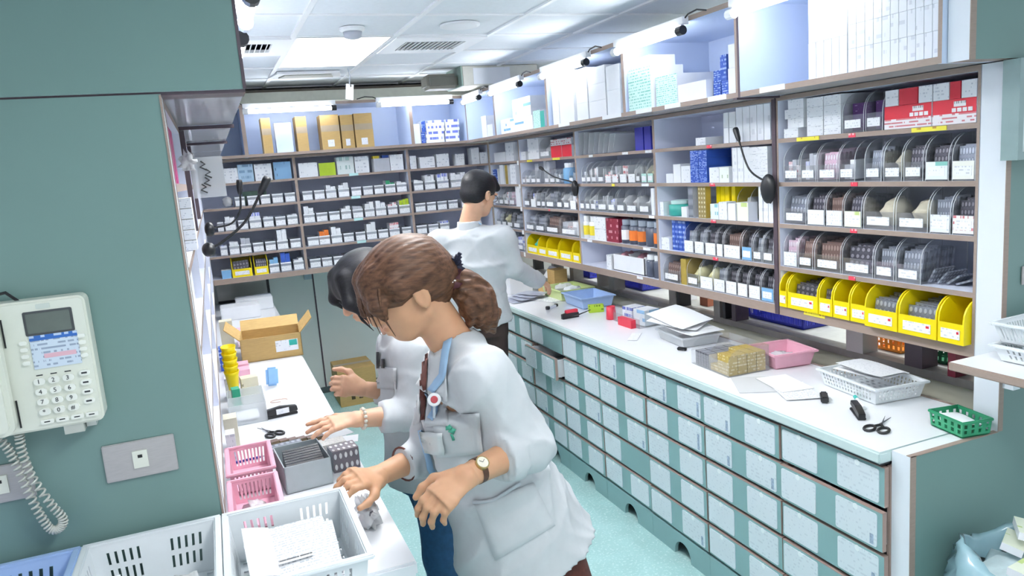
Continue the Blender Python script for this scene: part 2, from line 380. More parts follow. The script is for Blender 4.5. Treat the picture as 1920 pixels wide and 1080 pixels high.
MB().lathe([(.10, 0), (.10, -.008), (.085, -.012)], cbar, n=28).build('ring', t); MB().lathe([(.084, -.004), (.0, -.006)], gry, n=28, cap=False).build('mesh_cover', t)

# ------------------------------------------------------------------ partitions at the near end
def edged(name, mb): return struct(name, mb)
struct('wall_near_left', MB().box(-3.2, XL, 0, .08, 0, ZU-.004, tealp, {'+x': white}))
struct('trim_3', MB().box(XL-.003, XL+.001, -.002, .0, 1.0, ZU-.006, brown))
struct('trim_4', MB().box(XL-.001, XL+.001, .074, .08, 1.0, ZU-.006, brown))
struct('wall_near_left_upper', MB().box(-3.2, -1.66, 0, .08, ZU, ZC+.05, tealp, {'+x': white, '-z': white}))
struct('trim_5', BX(-3.2, -1.66, .006, .08, ZU-.006, ZU+.001, dbrown))
struct('trim_6', BX(-1.664, -1.658, -.002, .0, ZU, ZC, dbrown))
struct('wall_near_right_base', MB().box(.024, 1.75, -.065, .0, 0, .88, tealp, {'-x': white, '+z': worktop}))
struct('wall_near_right', MB().box(XS, 1.75, -.065, .016, .88, ZU-.003, tealp, {'-x': white}))
struct('wall_near_right_upper', MB().box(.2, 1.75, -.085, -.020, ZU, ZC+.05, tealp, {'-x': white, '-z': brown}))
struct('trim_7', BX(.022, .044, -.067, -.065, 0, .882, brown)); struct('trim_8', BX(.024, XS, -.067, -.05, .880, .882, brown))
struct('trim_9', BX(XS-.001, XS+.019, -.067, -.065, .882, ZU-.003, brown)); struct('trim_10', BX(.199, .222, -.087, -.085, ZU, ZC, brown))

# ------------------------------------------------------------------ runs of shelving
class Run:
    def __init__(s, kind): s.k = kind
    def loc(s, a, d, z):
        return {'R': (XS+d, a, z), 'B': (a, YB+d, z), 'L': (XL-d, a, z)}[s.k]
    rz = property(lambda s: {'R': 0, 'B': PI/2, 'L': PI}[s.k])
    front = property(lambda s: {'R': '-x', 'B': '-y', 'L': '+x'}[s.k])
    def box(s, mb, d0, d1, a0, a1, z0, z1, m, f=None, up=None):
        p, q = s.loc(a0, d0, z0), s.loc(a1, d1, z1); fm = {}
        if f: fm[s.front] = f
        if up: fm['-z'] = up
        mb.box(min(p[0], q[0]), max(p[0], q[0]), min(p[1], q[1]), max(p[1], q[1]), z0, z1, m, fm)
    def a(s, px, d, z): return y_at(px, XS+d, z) if s.k == 'R' else (x_at(px, YB+d, z) if s.k == 'B' else 0)
RR, RB, RL = Run('R'), Run('B'), Run('L')
def wpart(mb, name, E, parent=None, **k):
    o = mb.build(name, parent or E, **k); o.location = (0, 0, 0) if parent else tuple(-x for x in E.location); return o
def shelving(run, a0, a1, label, dark0=False, depth=.30, shelves=SZ, back=None):
    E = thing('shelving_unit', label, 'shelving unit', run.loc((a0+a1)/2, depth/2, shelves[-1]-.04)); out = []
    zb = shelves[-1]-.04
    for i, a in enumerate((a0, a1-.010)):
        m = MB(); run.box(m, 0, depth, a, a+.010, zb, ZU-.002, inner, dbrown if (dark0 and i == 0) else brown); wpart(m, 'side_panel', E)
    m = MB(); run.box(m, depth-.008, depth if back is None else back, a0+.010, a1-.010, zb, ZU-.002, innerb); wpart(m, 'back_panel', E)
    m = MB(); run.box(m, .0, depth-.008, a0+.010, a1-.010, ZU-.02, ZU-.002, inner, brown); wpart(m, 'top_panel', E)
    for i, z in enumerate(shelves):
        th = .04 if i == len(shelves)-1 else .017
        m = MB(); run.box(m, 0, depth-.008, a0+.010, a1-.010, z-th, z, inner, brown); out.append((E, wpart(m, 'shelf', E)))
    return E, out
DY = [.018, .880, 1.779, 2.675, 3.585, 4.21]
RNAME = ['the nearest right-hand bay', 'the second right-hand bay', 'the third right-hand bay', 'the fourth right-hand bay', 'the corner right-hand bay']
UR = [shelving(RR, DY[i], DY[i+1], ['open shelving bay on the right wall nearest the camera, with eight yellow bins', 'right wall shelving bay holding blue slim boxes and yellow folders',
      'right wall shelving bay holding dark bottles and plastic sleeves', 'right wall shelving bay with the row of small yellow bins', 'narrow right wall shelving bay in the back corner'][i], dark0=(i == 1)) for i in range(5)]
BXs = [-2.24, -1.146, -.288, XS]
UB = [shelving(RB, BXs[i], BXs[i+1], ['back wall shelving bay at the left corner with two yellow trays', 'middle back wall shelving bay full of small white trays', 'back wall shelving bay behind the man'][i], depth=.30, back=.573) for i in range(3)]
UL = [shelving(RL, DY[i]+.07*(i == 0), DY[i+1], ['left wall shelving bay directly behind the teal partition', 'left wall shelving bay with the black gooseneck microphone', 'third left wall shelving bay, beyond the microphones',
      'fourth left wall shelving bay, near the back corner', 'last left wall shelving bay, in the back corner'][i], dark0=(i == 1)) for i in range(5)]
def shelf_tag(unit, i, a0, a1, m, run, name='shelf_tag', h=.014, z=None):
    E, sh = unit[1][i]; mb = MB(); zz = SZ[i]-.002 if z is None else z
    run.box(mb, -.0025, 0, a0, a1, zz-h, zz, m); o = mb.build(name, sh); return o
redt = print_mat('red_shelf_tag', '#e0455a', '#f6d6da', rows=1, dens=.5, cells=3)
yelt = print_mat('yellow_shelf_tag', '#ece04a', '#a05a2a', rows=1, dens=.42, cells=7)
for px, i, m, w in [(1598, 0, redt, .03), (1602, 1, redt, .03), (1601, 2, redt, .03), (1598, 3, redt, .03), (1515, 0, yelt, .115), (1742, 0, yelt, .125), (1527, 4, yelt, .11)]:
    y = RR.a(px, 0, SZ[i]); shelf_tag(UR[0], i, y-w/2, y+w/2, m, RR)
for px, i in [(1330, 0), (1336, 1), (1338, 2), (1342, 3)]:
    y = RR.a(px, 0, SZ[i]); shelf_tag(UR[1], i, y-.018, y+.018, redt, RR)
for px, i, m, w in [(1108, 0, lbl, .05), (1172, 0, lbl, .06), (1216, 0, lbl, .06), (1150, 1, yelt, .03), (1210, 1, lbl, .07), (1222, 2, lbl, .05), (1106, 3, lbl, .06), (1213, 3, lbl, .07), (1200, 4, lbl, .06)]:
    y = RR.a(px, 0, SZ[i]); shelf_tag(UR[2], i, y-w/2, min(y+w/2, DY[3]), m, RR)
for px, i, m, w in [(993, 0, yelt, .09), (1043, 0, yelt, .11), (1030, 2, redt, .02)]:
    y = RR.a(px, 0, SZ[i]); shelf_tag(UR[3], i, y-w/2, y+w/2, m, RR)
for i in range(5): shelf_tag(UR[4], i, DY[4]+.012, DY[4]+.042, paper, RR, h=.03)
bt = mat('pale_cyan_tag', '#c6ecec', .5)
for px, i in [(663, 0), (667, 1), (672, 2), (678, 3)]:
    x = RB.a(px, 0, SZ[i]); shelf_tag(UB[1], i, x-.035, x+.035, bt, RB, h=.02, z=SZ[i]+.004)

# wall cabinets above
def wall_cab(run, df, a0, a1, label, z0=ZU, z1=ZT, depth=.30, dark0=False):
    E = thing('wall_cabinet', label, 'cabinet', run.loc((a0+a1)/2, 0, z0))
    for i, a in enumerate((a0, a1-.013)):
        m = MB(); run.box(m, df, depth, a, a+.013, z0, z1, cabin, dbrown if (dark0 and i == 1) else brown); wpart(m, 'side_panel', E)
    m = MB(); run.box(m, df, depth, a0+.013, a1-.013, z0, z0+.02, cabin, brown, up=mat('glossy_underside', '#c9cbd2', .12, var=.02)); wpart(m, 'bottom_panel', E)
    m = MB(); run.box(m, df, depth, a0+.013, a1-.013, z1-.02, z1, cabin, brown); wpart(m, 'top_panel', E)
    m = MB(); run.box(m, depth-.01, depth, a0+.013, a1-.013, z0+.02, z1-.02, cabin); wpart(m, 'back_panel', E)
    return E
CY = [-.02, .85, 1.70, 2.595, 3.475, 4.1]
CR = [wall_cab(RR, -.208, CY[i] if i else -.018, CY[i+1], ['open wall cabinet stacked with slim white boxes, nearest the camera', 'open wall cabinet with green dotted cartons on the right wall', 'open wall cabinet packed with plain white cartons',
      'open wall cabinet with blue swoosh cartons on the right wall', 'open corner wall cabinet at the far right'][i], dark0=(i == 0)) for i in range(5)]
CXs = [-1.66, -1.47, -.26, .19]
CB = [wall_cab(RB, -.117, CXs[i], CXs[i+1], ['narrow open wall cabinet at the left end of the back wall', 'wide open wall cabinet holding brown cartons on the back wall', 'open back wall cabinet with blue and white cartons'][i]) for i in range(3)]
CL = [wall_cab(RL, -.15, DY[i]+.066*(i == 0), DY[i+1]-.11*(i == 4), ['wall cabinet with glossy underside beside the teal upper panel', 'second left wall cabinet, past the first dark joint', 'third left wall cabinet', 'fourth left wall cabinet', 'last left wall cabinet, at the back corner'][i]) for i in range(5)]
for i, y in ((1, .88), (2, 1.779)):
    wpart(BX(XL+.001, -1.655, y+.0005, y+.022, ZU-.010, ZU, dbrown), 'shadow_gap_strip', CL[i]); wpart(BX(XL, XL+.014, y+.0005, y+.022, 1.68, ZU-.012, dbrown), 'post_strip', UL[i][0])  # strip under each joint: dark colour stands in for the shadow gap
wpart(BX(.175, XS-.006, .8505, .872, ZU-.008, ZU, dbrown), 'shadow_gap_strip', CR[1]); wpart(BX(XS-.005, XS, .880, .902, 1.10, ZU-.010, dbrown), 'post_strip', UR[1][0])  # strip under the joint again painted dark for the shadow gap
# white tags along the lower edges of the wall cabinets
for px0, px1, c in [(1425, 1472, 0), (1193, 1222, 1), (1247, 1276, 1), (1328, 1362, 1), (1130, 1165, 2), (1048, 1068, 2)]:
    y0, y1 = sorted((y_at(px0, .18, ZU+.01), y_at(px1, .18, ZU+.01))); m = MB().box(.1775, .18, y0, y1, ZU+.002, ZU+.022, paper)
    o = m.build('shelf_tag', CR[c]); o.location = tuple(-v for v in CR[c].location)

# tube lamps
tubem = mat('tube_glow', '#f4f8ff', .4, var=0, emit=TUBE_E)
def tube_lamp(p0, p1, label, mount):
    # mount: direction towards the board that carries it
    p0, p1 = Vector(p0), Vector(p1); d = (p1-p0).normalized(); c = (p0+p1)/2; L = (p1-p0).length
    t = thing('tube_lamp', label, 'tube lamp', c, group='fluorescent tubes along the wall cabinets')
    MB().tube([p0-c+d*.03, p1-c-d*.03], .0145, tubem, 14).build('tube', t, smooth=True)
    for s in (-1, 1):
        q = d*s*(L/2-.015); MB().tube([q-d*.018, q+d*.018], .019, black if s*d.y < 0 or d.x*s > .5 else cbar, 12).build('end_cap', t)
        MB().tube([q, q+Vector(mount)*.04], .006, cbar, 6).build('bracket', t)
    q = Vector(mount)*.042; b = MB(); up = Vector((0, 0, 1))
    b.obox(q, (.03 if abs(d.y) > .5 else L, L if abs(d.y) > .5 else .03, .03), (0, 0, 0), cbar); b.build('batten', t)
    e = d*(L/2-.02)
    MB().tube([e*-1+q, e*-1+q-d*.04+up*.02, e*-1+q-d*.10+up*.025, e*-1+q-d*.16+up*.01], .0035, black, 6).build('cable', t)
    return t
for i, (y0, y1) in enumerate([(.22, .845), (1.14, 1.71), (1.995, 2.58), (2.89, 3.45), (3.66, 4.05)]):
    tube_lamp((.142, y0, 2.292), (.142, y1, 2.292), ['lit fluorescent tube over the cabinet of slim white boxes', 'lit fluorescent tube above the green dotted cartons', 'lit fluorescent tube above the plain white cartons', 'lit fluorescent tube over the blue swoosh cartons', 'lit fluorescent tube nearest the back right corner'][i], (.35, 0, .94))
tube_lamp((-1.46, 4.062, 2.30), (-.82, 4.062, 2.30), 'lit fluorescent tube over the brown cartons, back wall left', (0, .35, .94))
tube_lamp((-.52, 4.062, 2.305), (.07, 4.062, 2.305), 'lit fluorescent tube on the back wall, right one', (0, .35, .94))
for i, (y0, y1) in enumerate([(.13, .44), (.62, 1.18), (1.5, 2.1), (2.4, 3.0)]):
    tube_lamp((-1.616, y0, 2.19), (-1.616, y1, 2.19), ['lit fluorescent tube by the teal upper panel, nearest on the left', 'second lit fluorescent tube on the left cabinets', 'third fluorescent tube on the left cabinets', 'fourth fluorescent tube on the left cabinets'][i], (-.6, 0, .8))

# ------------------------------------------------------------------ right counter with drawers
WD = .443; ZP = .119; ROW = (.836-ZP)/5
tan = mat('tan_edge', '#a58d84', .5, var=.05)
shade = mat('void_shade', '#15181b', .8, var=0)  # near-black paints in the shade between drawers and behind the plinth arches
cards = [card_plain, print_mat('drawer_card_barcode', '#d9e3e9', '#8695a6', rows=8, dens=.45, cells=12, fade=.22)]
pic = mat('drug_picture', '#9dafc4', .5, var=.3, scale=120)
def round_plate(mb, x0, x1, y0, y1, z0, z1, r, m):
    pts = []
    for cy, cz, a0 in ((y1-r, z1-r, 0), (y0+r, z1-r, 90), (y0+r, z0+r, 180), (y1-r, z0+r, 270)):
        for k in range(4):
            a = math.radians(a0+30*k); pts.append((x0, cy+r*math.cos(a), cz+r*math.sin(a)))
    n = len(pts); ys = [p[1] for p in pts]; zs = [p[2] for p in pts]
    uvs = [((y1-p[1])/(y1-y0), (p[2]-z0)/(z1-z0)) for p in pts]
    mb.face(pts, m, uvs)
    for i in range(n):
        a, b = pts[i], pts[(i+1) % n]; mb.face([b, a, (x1, a[1], a[2]), (x1, b[1], b[2])], m, [(0, 0)]*4)
COLN = ['nearest', 'second', 'third', 'fourth', 'fifth', 'sixth', 'seventh', 'eighth', 'ninth', 'farthest']
missing = {(5, 0, 1), (3, 3, 1)}
notch = mat('card_notch', '#eaf2f4', .4, var=0)
rnd = random.Random(3)
for c in range(10):
    y0 = c*WD; E = thing('drawer_cabinet', f'teal drawer cabinet under the right counter, {COLN[c]} of ten from the camera', 'drawer cabinet', (.25, y0+WD/2, 0), group='drawer cabinets under the right counter')
    b = MB(); b.box(.30, .48, y0+.002, y0+WD-.002, 0, .83, shade); b.box(.02, .48, y0+.001, y0+.012, ZP, .83, tan, {'-x': tan}); b.box(.02, .48, y0+WD-.012, y0+WD-.001, ZP, .83, tan)
    for r in range(6): b.box(.02, .3, y0+.012, y0+WD-.012, ZP+r*ROW-.004, ZP+r*ROW+.001, shade)
    wpart(b, 'carcass', E)
    for r in range(5):
        z1 = ZP+(5-r)*ROW-.010; z0 = z1-ROW+.018; out = .055 if (c, r) == (5, 1) else (.004*rnd.random()+(.006 if rnd.random() < .15 else 0)); x0 = -out
        d = MB(); d.box(x0, x0+.017, y0+.003, y0+WD-.003, z0, z1, teal, {'+z': tan, '-y': tan, '+y': tan})
        d.box(x0, x0+.017, y0+.003, y0+WD-.003, z1, z1+.0025, tan)
        d.box(x0+.017, .29, y0+.02, y0+.03, z0+.01, z1-.012, wht); d.box(x0+.017, .29, y0+WD-.03, y0+WD-.02, z0+.01, z1-.012, wht); d.box(x0+.017, .29, y0+.03, y0+WD-.03, z0+.01, z0+.016, wht)
        o = wpart(d, 'drawer', E)
        for k, (ya, yb) in enumerate(((y0+WD-.172, y0+WD-.010), (y0+.022, y0+.184))):
            if (c, r, k) in missing: continue
            m = MB(); q = rnd.random(); round_plate(m, x0-.0025, x0, ya, yb, z0+.008, z1-.008, .008, cards[int(q*2)])
            lc = m.build('label_card', o)
            e = MB()
            e.lathe([(.0, -.0012), (.010, -.0012), (.010, 0)], notch, (x0-.0025, (ya+yb)/2, z1-.014), 10, 'x', cap=False)
            e.build('card_notch', o)
            if q > .72: BX(x0-.0030, x0-.0025, ya+.012, ya+.026, z0+.014, z0+.014+.05*rnd.random()+.02, pic).build('card_picture', o)
    pts = [(0, y0+.001, 0)]; cy = y0+WD/2-.02; R = .062
    pts.append((0, cy-R, 0)); pts += [(0, cy-R*math.cos(a), .012+R*math.sin(a)) for a in [PI*k/10 for k in range(11)]]; pts.append((0, cy+R, 0))
    pts += [(0, y0+WD-.001, 0), (0, y0+WD-.001, ZP-.008), (0, y0+.001, ZP-.008)]
    wpart(MB().prism(pts, (.018, 0, 0), teal), 'plinth', E)
wt = thing('worktop', 'long white worktop over the teal drawers', 'worktop', (.3, 2.3, .84))
m = MB(); m.box(-.022, .50, .002, 4.78, .842, .88, worktop, {'-x': edgew, '-y': edgew}); wpart(m, 'top', wt, bevel=.006)
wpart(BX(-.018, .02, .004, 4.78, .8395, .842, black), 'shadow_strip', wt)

# kerb, posts and the far ledge under the right shelves
ex = thing('pass_through_frame', 'grey metal rail and posts between counter and right shelves', 'frame', (.6, 2.3, .88))
grm = mat('grey_metal', '#8d8884', .45, metal=.25, var=.06)
wpart(BX(.615, .625, .02, 4.78, .60, .915, offw), 'kerb', ex)
wpart(BX(.50, .512, .02, 4.78, .86, .8795, brown), 'edge_strip', ex)
wpart(BX(.59, .66, .02, 4.78, .915, .945, grm), 'rail', ex)
wpart(BX(.66, 1.05, .02, 4.78, .93, .945, mat('grey_ledge', '#b9bab4', .5, var=.06)), 'ledge', ex)
for px, w, mm in [(1607, .085, steel), (1718, .075, dbrown), (1790, .03, dred), (1450-70, .03, dbrown), (1348, .05, grm), (1362, .02, black), (1265, .07, grm), (1275, .02, black), (1180-30, .07, grm), (1125, .03, grm), (1075, .06, grm), (1040, .05, grm), (1004, .03, black)]:
    yy = y_at(px, .60, 1.0); wpart(BX(.585, .665, yy-w/2, yy+w/2, .945, 1.0965, mm), 'post', ex)
for px, w in ((1565, .11),):
    pass
# left counter
lw = thing('worktop', 'white worktop along the left wall under the left shelves', 'worktop', (-1.8, 2.4, .84))
wpart(BX(-2.24, -1.405, .10, 4.78, .842, .88, worktop, faces={'+x': edgew}), 'top', lw, bevel=.006)
lc = thing('base_cabinet', 'teal base cabinets beneath the left worktop', 'cabinet', (-1.8, 2.4, 0))
wpart(BX(-2.24, -1.45, .10, 4.78, .0, .84, teal), 'body', lc)
for k in range(9): wpart(BX(-1.45, -1.432, .11+k*.515, .11+k*.515+.508, .1, .83, teal), 'door', lc)
# ledges outside the partitions
le = thing('ledge_shelf', 'white ledge with brown edging at the right partition, carrying stacked baskets', 'shelf', (.5, -.3, 1.118))
wpart(MB().box(.165, 1.2, -.62, -.067, 1.118, 1.143, worktop, {'-x': brown, '-y': brown}), 'board', le, bevel=.003)
wpart(BX(.40, .43, -.10, -.067, 1.02, 1.118, white), 'bracket', le)
le = thing('ledge_shelf', 'ledge in front of the left teal partition, under the three baskets', 'shelf', (-2, -.2, 1.04))
wpart(MB().box(-3.0, -1.60, -.42, -.002, 1.04, 1.062, worktop, {'+x': brown, '-y': brown}), 'board', le)
wpart(BX(-2.6, -2.57, -.2, -.002, .9, 1.04, white), 'bracket', le)
# window in the back wall above the left counter
gl = clear_mat('window_pane', '#cfd8d8', .05, .2)
w1 = struct('window_1', BX(-1.80, -1.40, 4.76, 4.79, 1.065, 1.08, black))
for bx in [(-1.42, -1.40, 4.76, 4.79, .90, 1.065), (-1.80, -1.40, 4.76, 4.79, .885, .90)]: BX(*bx, black).build('window_frame', w1)
BX(-1.80, -1.42, 4.782, 4.786, .9, 1.065, mat('window_view', '#d6d8cc', .5, var=.1, scale=8)).build('window_blind', w1)
BX(-1.80, -1.42, 4.77, 4.773, .9, 1.065, gl).build('window_pane', w1)
struct('trim_11', BX(-1.66, .2, 4.10, 4.79, 2.35, 2.36, offw)); struct('wall_back_upper', BX(-1.66, 1.75, 4.30, 4.79, 2.36, 2.46, mat('cream_fascia', '#e3e6da', .5)))
struct('trim_12', BX(-1.66, 1.75, 4.29, 4.30, 2.452, 2.468, mat('dark_joint', '#5a5248', .6)))
# ================================================================== GOODS ON THE SHELVES
ROWN = ['top shelf', 'second shelf', 'third shelf', 'fourth shelf', 'bottom shelf']
SEC = {'R0': 'nearest right bay', 'R1': 'second right bay', 'R2': 'third right bay', 'R3': 'fourth right bay', 'R4': 'right corner bay', 'B0': 'left back bay', 'B1': 'middle back bay', 'B2': 'right back bay',
       'L0': 'nearest left bay', 'L1': 'second left bay'}
CNT = {}
def LAB(sec, row, noun, desc, word='from left'):
    k = (sec, row, noun); CNT[k] = CNT.get(k, 0)+1
    return f"{ORD[CNT[k]-1]} {noun} {word}{', '+desc if desc else ''}, {ROWN[row]}, {SEC[sec]}"
rg = random.Random(11)
def run_of(sec): return {'R': RR, 'B': RB, 'L': RL}[sec[0]]
def at_shelf(sec, row, px0, px1, d=.012, z=None):
    r = run_of(sec); z = SZ[row] if z is None else z
    a0, a1 = sorted((r.a(px0, d, z), r.a(px1, d, z))); k = int(sec[1]); lim = {'R': DY, 'B': BXs, 'L': DY}[sec[0]]; g = .014 if sec == 'R1' else .012
    a0, a1 = max(a0, lim[k]+g+(.012 if sec == 'R1' else 0)*0), min(a1, lim[k+1]-.012); return r, (a0+a1)/2, a1-a0
CLR = [.146, .154, .149, .156, .148]
def carton(sec, row, px0, px1, h, front=None, desc='', d=.10, off=.012, zup=0, noun='white carton', side=None, top=None, cat='box', name='medicine_box', label=None, gap=.002, tilt=0):
    r, a, w = at_shelf(sec, row, px0, px1, .012, SZ[row]); h = min(h, CLR[row]-zup); front = front or prw; side = side or wht; w = max(.006, w-gap)
    m = BX(0, d, -w/2, w/2, 0, h, side, faces={'-x': front, '+z': top or side})
    o = m.build(name, None, r.loc(a, off, SZ[row]+zup+.0005), (tilt, 0, r.rz))
    return tag(o, label or LAB(sec, row, noun, desc), cat)
rimc = clear_mat('acrylic_edge_highlight', '#f4f8fc', .55, .2, .2)  # milky white paints the bright highlight along clear bin edges
def side_prof(d, h, hf, rad):
    pts = [(0, 0), (0, hf)]
    for k in range(6):
        a = PI-PI/2*k/5; pts.append((rad+rad*math.cos(a), h-rad+rad*math.sin(a)))
    pts += [(d, h), (d, 0)]; return pts
def bin_mesh(w, d, h, hf, t, m, rad=None):
    b = MB(); rad = rad or min(.07, h-hf); pr = side_prof(d, h, hf, rad)
    for y in (-w/2, w/2-t):
        P3 = [(x, y, z) for x, z in pr]; b.prism(P3, (0, t, 0), rimc if m is clr else m, caps=False); b.face(P3[::-1], m); b.face([(p[0], p[1]+t, p[2]) for p in P3], m)
    b.box(0, t, -w/2+t, w/2-t, 0, hf, m, {'+z': rimc} if m is clr else None); b.box(d-t, d, -w/2+t, w/2-t, 0, h*.9, m); b.box(t, d-t, -w/2+t, w/2-t, 0, t, m); return b
def contents(kind, loc, rz, w, d, h, label):
    # things lying in a bin; local frame: front at x=0, up z
    x0 = .012
    if kind.startswith('foil'):
        m = {'foil': foil, 'foild': foild, 'foilb': foilb, 'foilp': foilp, 'foilg': foilg}[kind]
        t = thing('blister_stack', label, 'blister packs', loc, rz); n = max(3, int(d*.8/.022)); sheet = None
        for k in range(n):
            hh = h*(.72+.1*(k % 3)); th = .010
            if sheet is None:
                sheet = BX(0, th, -w*.43, w*.43, 0, h*.8, m, faces={'+z': mat('foil_edge', '#6d7078', .4, metal=.4)}).build('blister_pack', t); o = sheet
            else: o = sheet.copy(); COL.objects.link(o); o.parent = t
            o.location = (x0+k*.022+.004*rg.random(), 0, .004+rg.random()*h*.10*(k > 0)); o.rotation_euler = (rg.uniform(-.05, .05), .08+rg.random()*.1, rg.uniform(-.06, .06))
        return t
    if kind == 'boxes':
        t = thing('carton_stack', label, 'medicine boxes', loc, rz); n = 2 if w < .07 else 3; ww = (w-.012)/n
        for k in range(n):
            hh = h*rg.uniform(.45, .85); fm = rg.choice([prw, prr, wht, prw, prb, gry])
            BX(x0, x0+d*.7, -w/2+.006+k*ww, -w/2+.005+(k+1)*ww, .004, hh, wht, faces={'-x': fm, '+z': fm}).build('carton', t)
        return t
    if kind in ('bag', 'bagc', 'bagy'):
        m = {'bag': film, 'bagc': mat('cream_bag', '#d9d2bd', .5, var=.12, scale=40), 'bagy': mat('pale_yellow_bag', '#e2dca8', .45, var=.15, scale=30)}[kind]
        o = lump(d*.30, w*.34, h*.36, m, seed=int(rg.random()*999), amp=.22).build('plastic_bag', None, loc, (0, 0, rz), smooth=True)
        R = Matrix.Rotation(rz, 3, 'Z') @ Vector((d*.42, 0, .004)); o.location = Vector(loc)+R
        return tag(o, label, 'plastic bag')
    if kind == 'vials':
        t = thing('vial_group', label, 'vials', loc, rz); vm = mat('amber_vial', '#7c6a60', .3, var=.1); n = max(2, int(w/.022)); base = None
        for i in range(n):
            for j in range(2):
                if base is None: base = MB().lathe([(.009, 0), (.009, h*.5), (.005, h*.56), (.006, h*.7)], clr2, n=8).build('vial', t, smooth=True); o = base
                else: o = base.copy(); COL.objects.link(o); o.parent = t
                o.location = (x0+.012+j*.024, -w/2+.014+i*(w-.02)/n, .004)
        return t
CDESC = {'foil': 'silver blister packs', 'foild': 'dark blister packs', 'foilb': 'brown blister packs', 'foilp': 'pink blister packs', 'foilg': 'gold blister packs', 'boxes': 'small boxes', 'bag': 'clear plastic bag', 'bagc': 'cream plastic bag', 'bagy': 'pale yellow bag', 'vials': 'small vials'}
def cbin(sec, row, px0, px1, kind=None, h=.145, hf=.062, d=.20, off=.008, m=None, lab=True, fr=None, noun='clear bin', t=.003, ch=None, desc=None):
    r, a, w = at_shelf(sec, row, px0, px1, .008); w = max(.02, w-.003); n0 = CNT.get((sec, row, noun), 0); m = m or clr
    desc = desc or (('of '+CDESC[kind]) if kind else 'empty'); h = min(h, CLR[row]-.001)
    loc = r.loc(a, off, SZ[row]+.0005)
    o = bin_mesh(w, d, h, hf, t, m).build('storage_bin', None, loc, (0, 0, r.rz)); lb = LAB(sec, row, noun, desc); tag(o, lb, 'storage bin')
    if fr is not None: BX(-.0018, 0, -w/2+.004, w/2-.004, .004, hf-.002, fr).build('front_card', o)
    if lab: BX(-.003, -.0005 if fr is None else -.0018, -w*.36, w*.36, hf*.25, hf*.72, lbl).build('label_card', o)
    if kind:
        R = Matrix.Rotation(r.rz, 3, 'Z') @ Vector((t+.001, 0, t+.0005))
        contents(kind, tuple(Vector(loc)+R), r.rz, w-2*t-.004, d-.02, ch or h*.85, f"{CDESC[kind]} inside {ORD[n0]} {noun} from left, {ROWN[row]}, {SEC[sec]}")
    return o
traym = clear_mat('tray_plastic', '#dfe3ee', .35, .10, .25); rimm = mat('tray_rim_reflection', '#f2f4f9', .35, var=0)  # white rim colour stands in for light reflected on the clear rim
def tray(sec, row, px0, px1, h=.07, d=.2, tall=None, tm=None, off=.01):
    # small white-labelled tray of the back wall; tall: height of boxes standing in it
    r, a, w = at_shelf(sec, row, px0, px1, off); w = max(.02, w-.006); loc = r.loc(a, off, SZ[row]+.0005); n0 = CNT.get((sec, row, 'labelled tray'), 0)
    b = MB(); t = .003
    for y in (-w/2, w/2-t): b.box(0, d, y, y+t, 0, h, traym)
    b.box(0, t, -w/2+t, w/2-t, 0, h, traym); b.box(d-t, d, -w/2+t, w/2-t, 0, h, traym); b.box(t, d-t, -w/2+t, w/2-t, 0, t, traym)
    o = b.build('storage_tray', None, loc, (0, 0, r.rz)); tag(o, LAB(sec, row, 'labelled tray', 'with '+('tall cartons' if tall else 'dark packs')), 'tray')
    BX(-.003, 0, -w/2, w/2, h-.010, h, rimm).build('rim', o); BX(-.003, -.0003, -w*.46, w*.46, .006, h*.62, lbl).build('label_card', o)
    R = lambda v: tuple(Vector(loc)+Matrix.Rotation(r.rz, 3, 'Z') @ Vector(v))
    wi = w-.010
    if tall:
        n = 2 if wi < .075 else 3; fm = tm or rg.choice([prw, prw, wht, prb]); T = thing('carton_group', f"{'tall' if tall > .1 else 'low'} cartons inside {ORD[n0]} labelled tray from left, {ROWN[row]}, {SEC[sec]}", 'medicine boxes', R((.006, 0, .0045)), r.rz)
        for k in range(n):
            hh = tall*rg.uniform(.8, 1.0)-.004; y0 = -wi/2+k*wi/n
            BX(0, .10, y0, y0+wi/n-.0015, 0, hh, wht, faces={'-x': fm, '+z': fm}).build('carton', T)
    else:
        c = BX(.0, .17, -wi/2, wi/2, 0, h*rg.uniform(.60, .80), rg.choice([mat('dark_packs', '#55586a', .5, var=.3, scale=60), mat('grey_packs', '#7d8092', .5, var=.3, scale=60), mat('slate_packs', '#454960', .5, var=.3, scale=60)])).build('pack_bundle', None, R((.006, 0, .0045)), (0, 0, r.rz))
        tag(c, f"dark packs inside {ORD[n0]} labelled tray from left, {ROWN[row]}, {SEC[sec]}", 'medicine packs')
    return o
def bottle(sec, row, px0, px1, h, body, capm, band=None, noun='dark bottle', desc='', off=.012):
    r, a, w = at_shelf(sec, row, px0, px1, .012); R_ = w/2-.001; t = thing('bottle', LAB(sec, row, noun, desc), 'bottle', r.loc(a, off+R_, SZ[row]+.0005), r.rz)
    MB().lathe([(R_*.9, 0), (R_, .004), (R_, h*.72), (R_*.75, h*.78)], body, n=16).build('body', t, smooth=True)
    MB().lathe([(R_*.8, h*.78), (R_*.82, h), (R_*.7, h+.002)], capm, n=16).build('cap', t)
    if band: MB().lathe([(R_+.0006, h*.16), (R_+.0006, h*.58)], band, n=16, cap=False).build('label_band', t)
    return t
